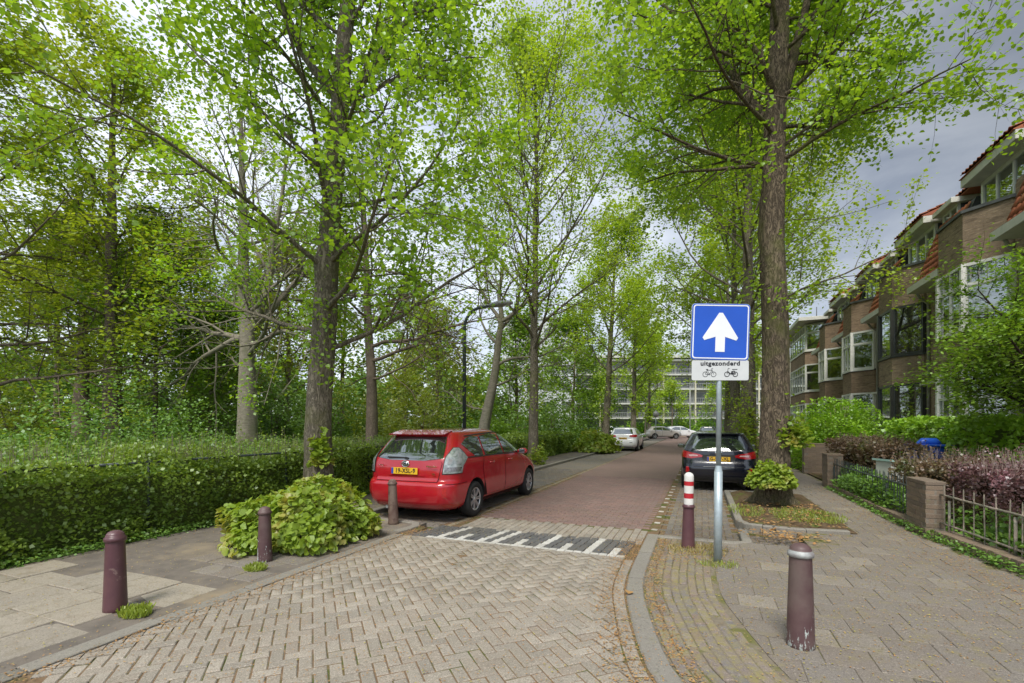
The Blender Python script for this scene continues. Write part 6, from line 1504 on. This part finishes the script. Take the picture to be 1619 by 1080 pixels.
# litter: fallen leaves, bud scales and seeds
def litter(n,pts,mat,name,label,size=.014,zj=.0):
    P=np.array(pts); a=leaves(name,P+np.stack([0*P[:,0],0*P[:,0],.002+r.uniform(0,.006,len(P))],1),size*r.uniform(.4,1.5,len(P)),mat,None,'kite',r,.97,jit=.25,droop=.0); a['kind']='stuff'; return tag(a,label,'litter')
L1=[]
def gz(x,y):
    if y>6.7 and -5.6<x<1.28: return RZ
    if y>5.6 and -3.9<x<-.72: return -.08*(y-5.6)/1.1
    return 0.
for _ in range(17000):     # gathered along the edges
    q=random.random()
    if q<.25: s=random.uniform(.3,KS[-1]); p,a_=kerb_at(s,random.gauss(-.12,.10)); x,y=p
    elif q<.45: s=random.uniform(.3,KS[-1]); p,a_=kerb_at(s,random.gauss(.24,.05)); x,y=p
    elif q<.60: x,y=-3.88+random.gauss(0,.10),random.uniform(1,6.2)
    elif q<.8: x,y=random.gauss(2.78,.16)-abs(random.gauss(0,.14)),random.uniform(4.2,14)
    elif q<.9: x,y=random.gauss(-3.7,.14),random.uniform(6.6,15)
    else: x,y=random.gauss(-.2,.35),random.uniform(5.6,7.2)
    L1.append((x,y,gz(x,y)+.002))
litter(0,L1,m_litter,'leaf_litter','dry orange bud scales gathered along kerbs and edges')
L2_=[]
for _ in range(32000):
    q=random.random()
    if q<.50: x,y=random.uniform(-.6,3.0),1.6+random.random()**.8*9
    elif q<.62: x,y=random.uniform(-6.9,-4.1),random.uniform(1,9)
    elif q<.80: x,y=random.uniform(-5.4,-3.7),random.uniform(6.6,22)
    elif q<.9: x,y=random.uniform(-.6,1.2),random.uniform(7,13)
    else: x,y=random.uniform(-3.8,-.7),random.uniform(2,9)
    L2_.append((x,y,gz(x,y)+.002))
litter(0,L2_[::2],m_litter2,'seed_litter','yellow seeds and scales scattered over the paving',.012)
litter(0,L2_[1::2],m_litter,'scale_litter','tan bud scales scattered over the paving',.011)
L3_=[]
for _ in range(700):
    if random.random()<.6: x,y,z=random.uniform(.65,1.95),random.uniform(8.05,10.3),.0
    else: x,y=random.gauss(1.0,.25),random.gauss(7.55,.2)
    L3_.append((x,y,.012 if y<7.9 else .07))
litter(0,L3_,m_litter,'leaf_litter','brown fallen leaves heaped by the tree pit kerb',.045)
L4=[(random.uniform(-3.88,1.),random.uniform(1.8,5.55),.002) for _ in range(7000)]; L4=[q for q in L4 if q[0]<kerb_x(q[1])-.02]
litter(0,L4,m_litter,'crumb_litter','tiny tan crumbs lying over the grey paving blocks',.009)
lf=leaves('fallen_leaf',np.array([[0,0,.012]]),np.array([.085]),m_litter,None,'lime',r,.9,droop=0.); lf.location=(-.62,4.42,.012); tag(lf,'single brown fallen leaf lying on the curved kerb','leaf')

# ------------------------------------------------------------------ buildings at the end of the street
m_conc=M_plain('pale_concrete',(.60,.60,.55),(.50,.50,.46),.5,.8,0,.2,.1)
m_cream=M_plain('cream_post',(.62,.58,.44),None,2,.7,0,.2,0)
m_flat=M_plain('flat_wall',(.36,.36,.34),(.28,.28,.27),.3,.8,0,.2,0)
m_farglass=M_plain('far_glass',(.07,.085,.08),(.17,.18,.17),.35,.15,0,.5,0)
m_rails=M_plain('balcony_rail',(.45,.46,.45),None,2,.6,0,.3,0)
l0,d0=11.,92.
ax,ay=l0*math.cos(YAW)-d0*math.sin(YAW),l0*math.sin(YAW)+d0*math.cos(YAW)
fl=empty('apartment_block',(ax,ay,0),YAW,'pale block of flats with long balconies closing the end of the street','building')
nb=9; bwid=6.2; st=2.85
b=MB(); b.box(0,nb*bwid,1.6,12,0,5*st+.4); b.build('wall',m_flat,fl)
for k in range(1,6):
    b=MB(); b.box(-.3,nb*bwid+.3,-.2,1.6,k*st-.12,k*st+.16); b.build('balcony_slab',m_conc,fl)
for i in range(nb+1):
    b=MB(); b.box(i*bwid-.13,i*bwid+.13,-.28,-.05,0,5*st+.3); b.build('post',m_cream,fl)
for k in range(5):
    for i in range(nb):
        x0=i*bwid+.3
        w=MB()
        for (a,c,z0_,z1_) in ((x0,x0+.12,.3,2.4),(x0+2.5,x0+2.62,.3,2.4),(x0+5.4,x0+5.52,.3,2.4)): w.box(a,c,1.5,1.6,k*st+z0_,k*st+z1_)
        w.box(x0,x0+5.5,1.5,1.6,k*st+2.4,k*st+2.52); wo=w.build('window',m_conc,fl)
        q=MB(); q.add([(x0+.12,1.55,k*st+.3),(x0+5.4,1.55,k*st+.3),(x0+5.4,1.55,k*st+2.4),(x0+.12,1.55,k*st+2.4)],[(0,1,2,3)]); q.build('pane',m_farglass,wo)
        if k>0:
            q=MB(); q.bar((i*bwid+.15,-.12,k*st+1.1),((i+1)*bwid-.15,-.12,k*st+1.1),.06); q.bar((i*bwid+.15,-.12,k*st+.35),((i+1)*bwid-.15,-.12,k*st+.35),.04)
            for j in range(16): q.bar((i*bwid+.3+j*.37,-.12,k*st+.16),(i*bwid+.3+j*.37,-.12,k*st+1.1),.03)
            q.build('balcony_railing',m_rails,fl)
b=MB(); b.box(-.4,nb*bwid+.4,-.5,12.2,5*st+.4,5*st+.9); b.build('roof_edge',m_conc,fl)
# white tower behind the park
l0,d0=-1.6,80.
ax,ay=l0*math.cos(YAW)-d0*math.sin(YAW),l0*math.sin(YAW)+d0*math.cos(YAW)
tw=empty('apartment_tower',(ax,ay,0),YAW,'white tower block showing through the trees left of the slender lime','building')
m_tww=M_plain('white_render',(.60,.62,.64),(.54,.56,.58),.4,.7,0,.2,0)
b=MB(); b.box(0,12.5,0,12,0,19.5); b.box(-.2,12.7,-.2,12.2,19.5,19.9); b.build('wall',m_tww,tw)
for k in range(6):
    for i in range(4):
        x0=1.+i*3.; q=MB(); q.box(x0,x0+1.8,-.06,.0,1+k*3.1,2.5+k*3.1); w=q.build('window',m_rails,tw); q=MB(); q.add([(x0+.1,-.07,1.1+k*3.1),(x0+1.7,-.07,1.1+k*3.1),(x0+1.7,-.07,2.4+k*3.1),(x0+.1,-.07,2.4+k*3.1)],[(0,1,2,3)]); q.build('pane',m_farglass,w)
l0,d0=-52,74.
ax,ay=l0*math.cos(YAW)-d0*math.sin(YAW),l0*math.sin(YAW)+d0*math.cos(YAW)
wb=empty('park_building',(ax,ay,0),YAW,'low white building glimpsed between the trunks beyond the park','building')
b=MB(); b.box(0,12,0,8,0,3.4); b.build('wall',m_tww,wb)
for i in range(4):
    q=MB(); q.box(1+i*2.8,2.6+i*2.8,-.05,0,1,2.4); q.build('window',m_farglass,wb)
b=MB(); b.box(-.4,12.4,-.4,8.4,3.4,3.8); b.build('roof',m_slate,wb)
# round sign seen from behind and a few things at the crossing
x,y,_=G(1037,52)
rs=empty('road_sign',(x,y,0),YAW,'grey back of a round road sign on a thin pole at the far kerb','road sign')
b=MB(); b.tube([(0,0,0),(0,0,3.2)],.04,8); b.build('pole',m_galv,rs)
b=MB(); b.lathe([(0,-.06),(.34,-.06),(.34,-.03),(0,-.03)],24,(0,0,2.75),'y'); b.build('sign_disc',m_lead,rs)
x,y,_=G(1091,60)
lp2=empty('street_lamp',(x,y,0),YAW,'pale straight lamp post beyond the navy car roof','street lamp')
b=MB(); b.tube([(0,0,0),(0,0,6.5)],[.09,.06],8); b.tube([(0,0,6.5),(-1.2,0,6.8)],.04,8); b.build('lamp_post',m_lead,lp2)
b=MB(); b.tube([(-1.1,0,6.8),(-1.7,0,6.85)],[.1,.08],8); b.build('lamp_head',m_lead,lp2)
for i,(px,d,rx,rz) in enumerate([(1010,84,3.,2.),(1045,86,2.6,1.6),(1075,85,3.,2.4),(1110,84,2.8,3.),(1150,84,3.,2.2)]):
    x,y,_=G(px,d); bush('far_shrub',['bright shrub behind the silver car','low shrub behind the white far car','shrub below the balconies near the lamp post','tall pale shrub beside the far lamp post','shrub beyond the black far car'][i],'shrub',(x,y,0),(rx,1.5,rz),1800,m_hedge2,.3,600+i,'shrubs before the flats',stems=3,smat=m_twig)
for i,(px,d,h_) in enumerate([(1020,80,9),(1062,82,8),(1140,80,10),(950,76,9)]):
    x,y,_=G(px,d); tree('park_tree',['pale small tree before the flats above the silver car','small tree before the flats above the white far car','small tree before the flats behind the sign pole','small tree before the flats beside the forked lime'][i],'small trees before the flats',(x,y,0),[(0,0,0),(.1,0,3),(0,0,h_)],.14,.04,limbset(800+i,16,2.6,h_-.5,rf(3.2,1.6),rf(20,55),rf(.05,.02)),m_lime2,m_bark_brown,820+i,m2=7,m3=5,leafn=6,leafs=.30,L3=.9,leafspread=.2)
# small tree in the front garden on the right
tree('garden_tree','small dark stemmed garden tree with layered leaves in front of the houses',None,(5.25,10.6,0),[(0,0,0),(-.05,.0,.8),(.10,.05,1.45),(.35,.1,2.0),(.5,.1,2.9)],.13,.06,
   [(1.55,180,38,1.3,.03),(1.65,140,36,1.6,.03),(1.7,95,32,1.8,.032),(1.75,200,46,1.4,.03),(1.8,20,38,2.2,.032),(1.85,-60,38,1.9,.03),(1.9,230,38,1.8,.045),(2.0,110,45,1.9,.045),(2.2,60,35,2.6,.045),(2.4,160,52,2.0,.04),(2.6,-20,52,2.0,.04),(2.7,90,65,1.8,.035)],
   m_mdgreen,M_bark('dark_garden_bark',(.045,.032,.022),(.02,.015,.012)),700,m2=12,m3=8,leafn=20,leafs=.068,shape='kite',L3=.45,flat=.8,up=.02,leafspread=.07,flare=1.3)
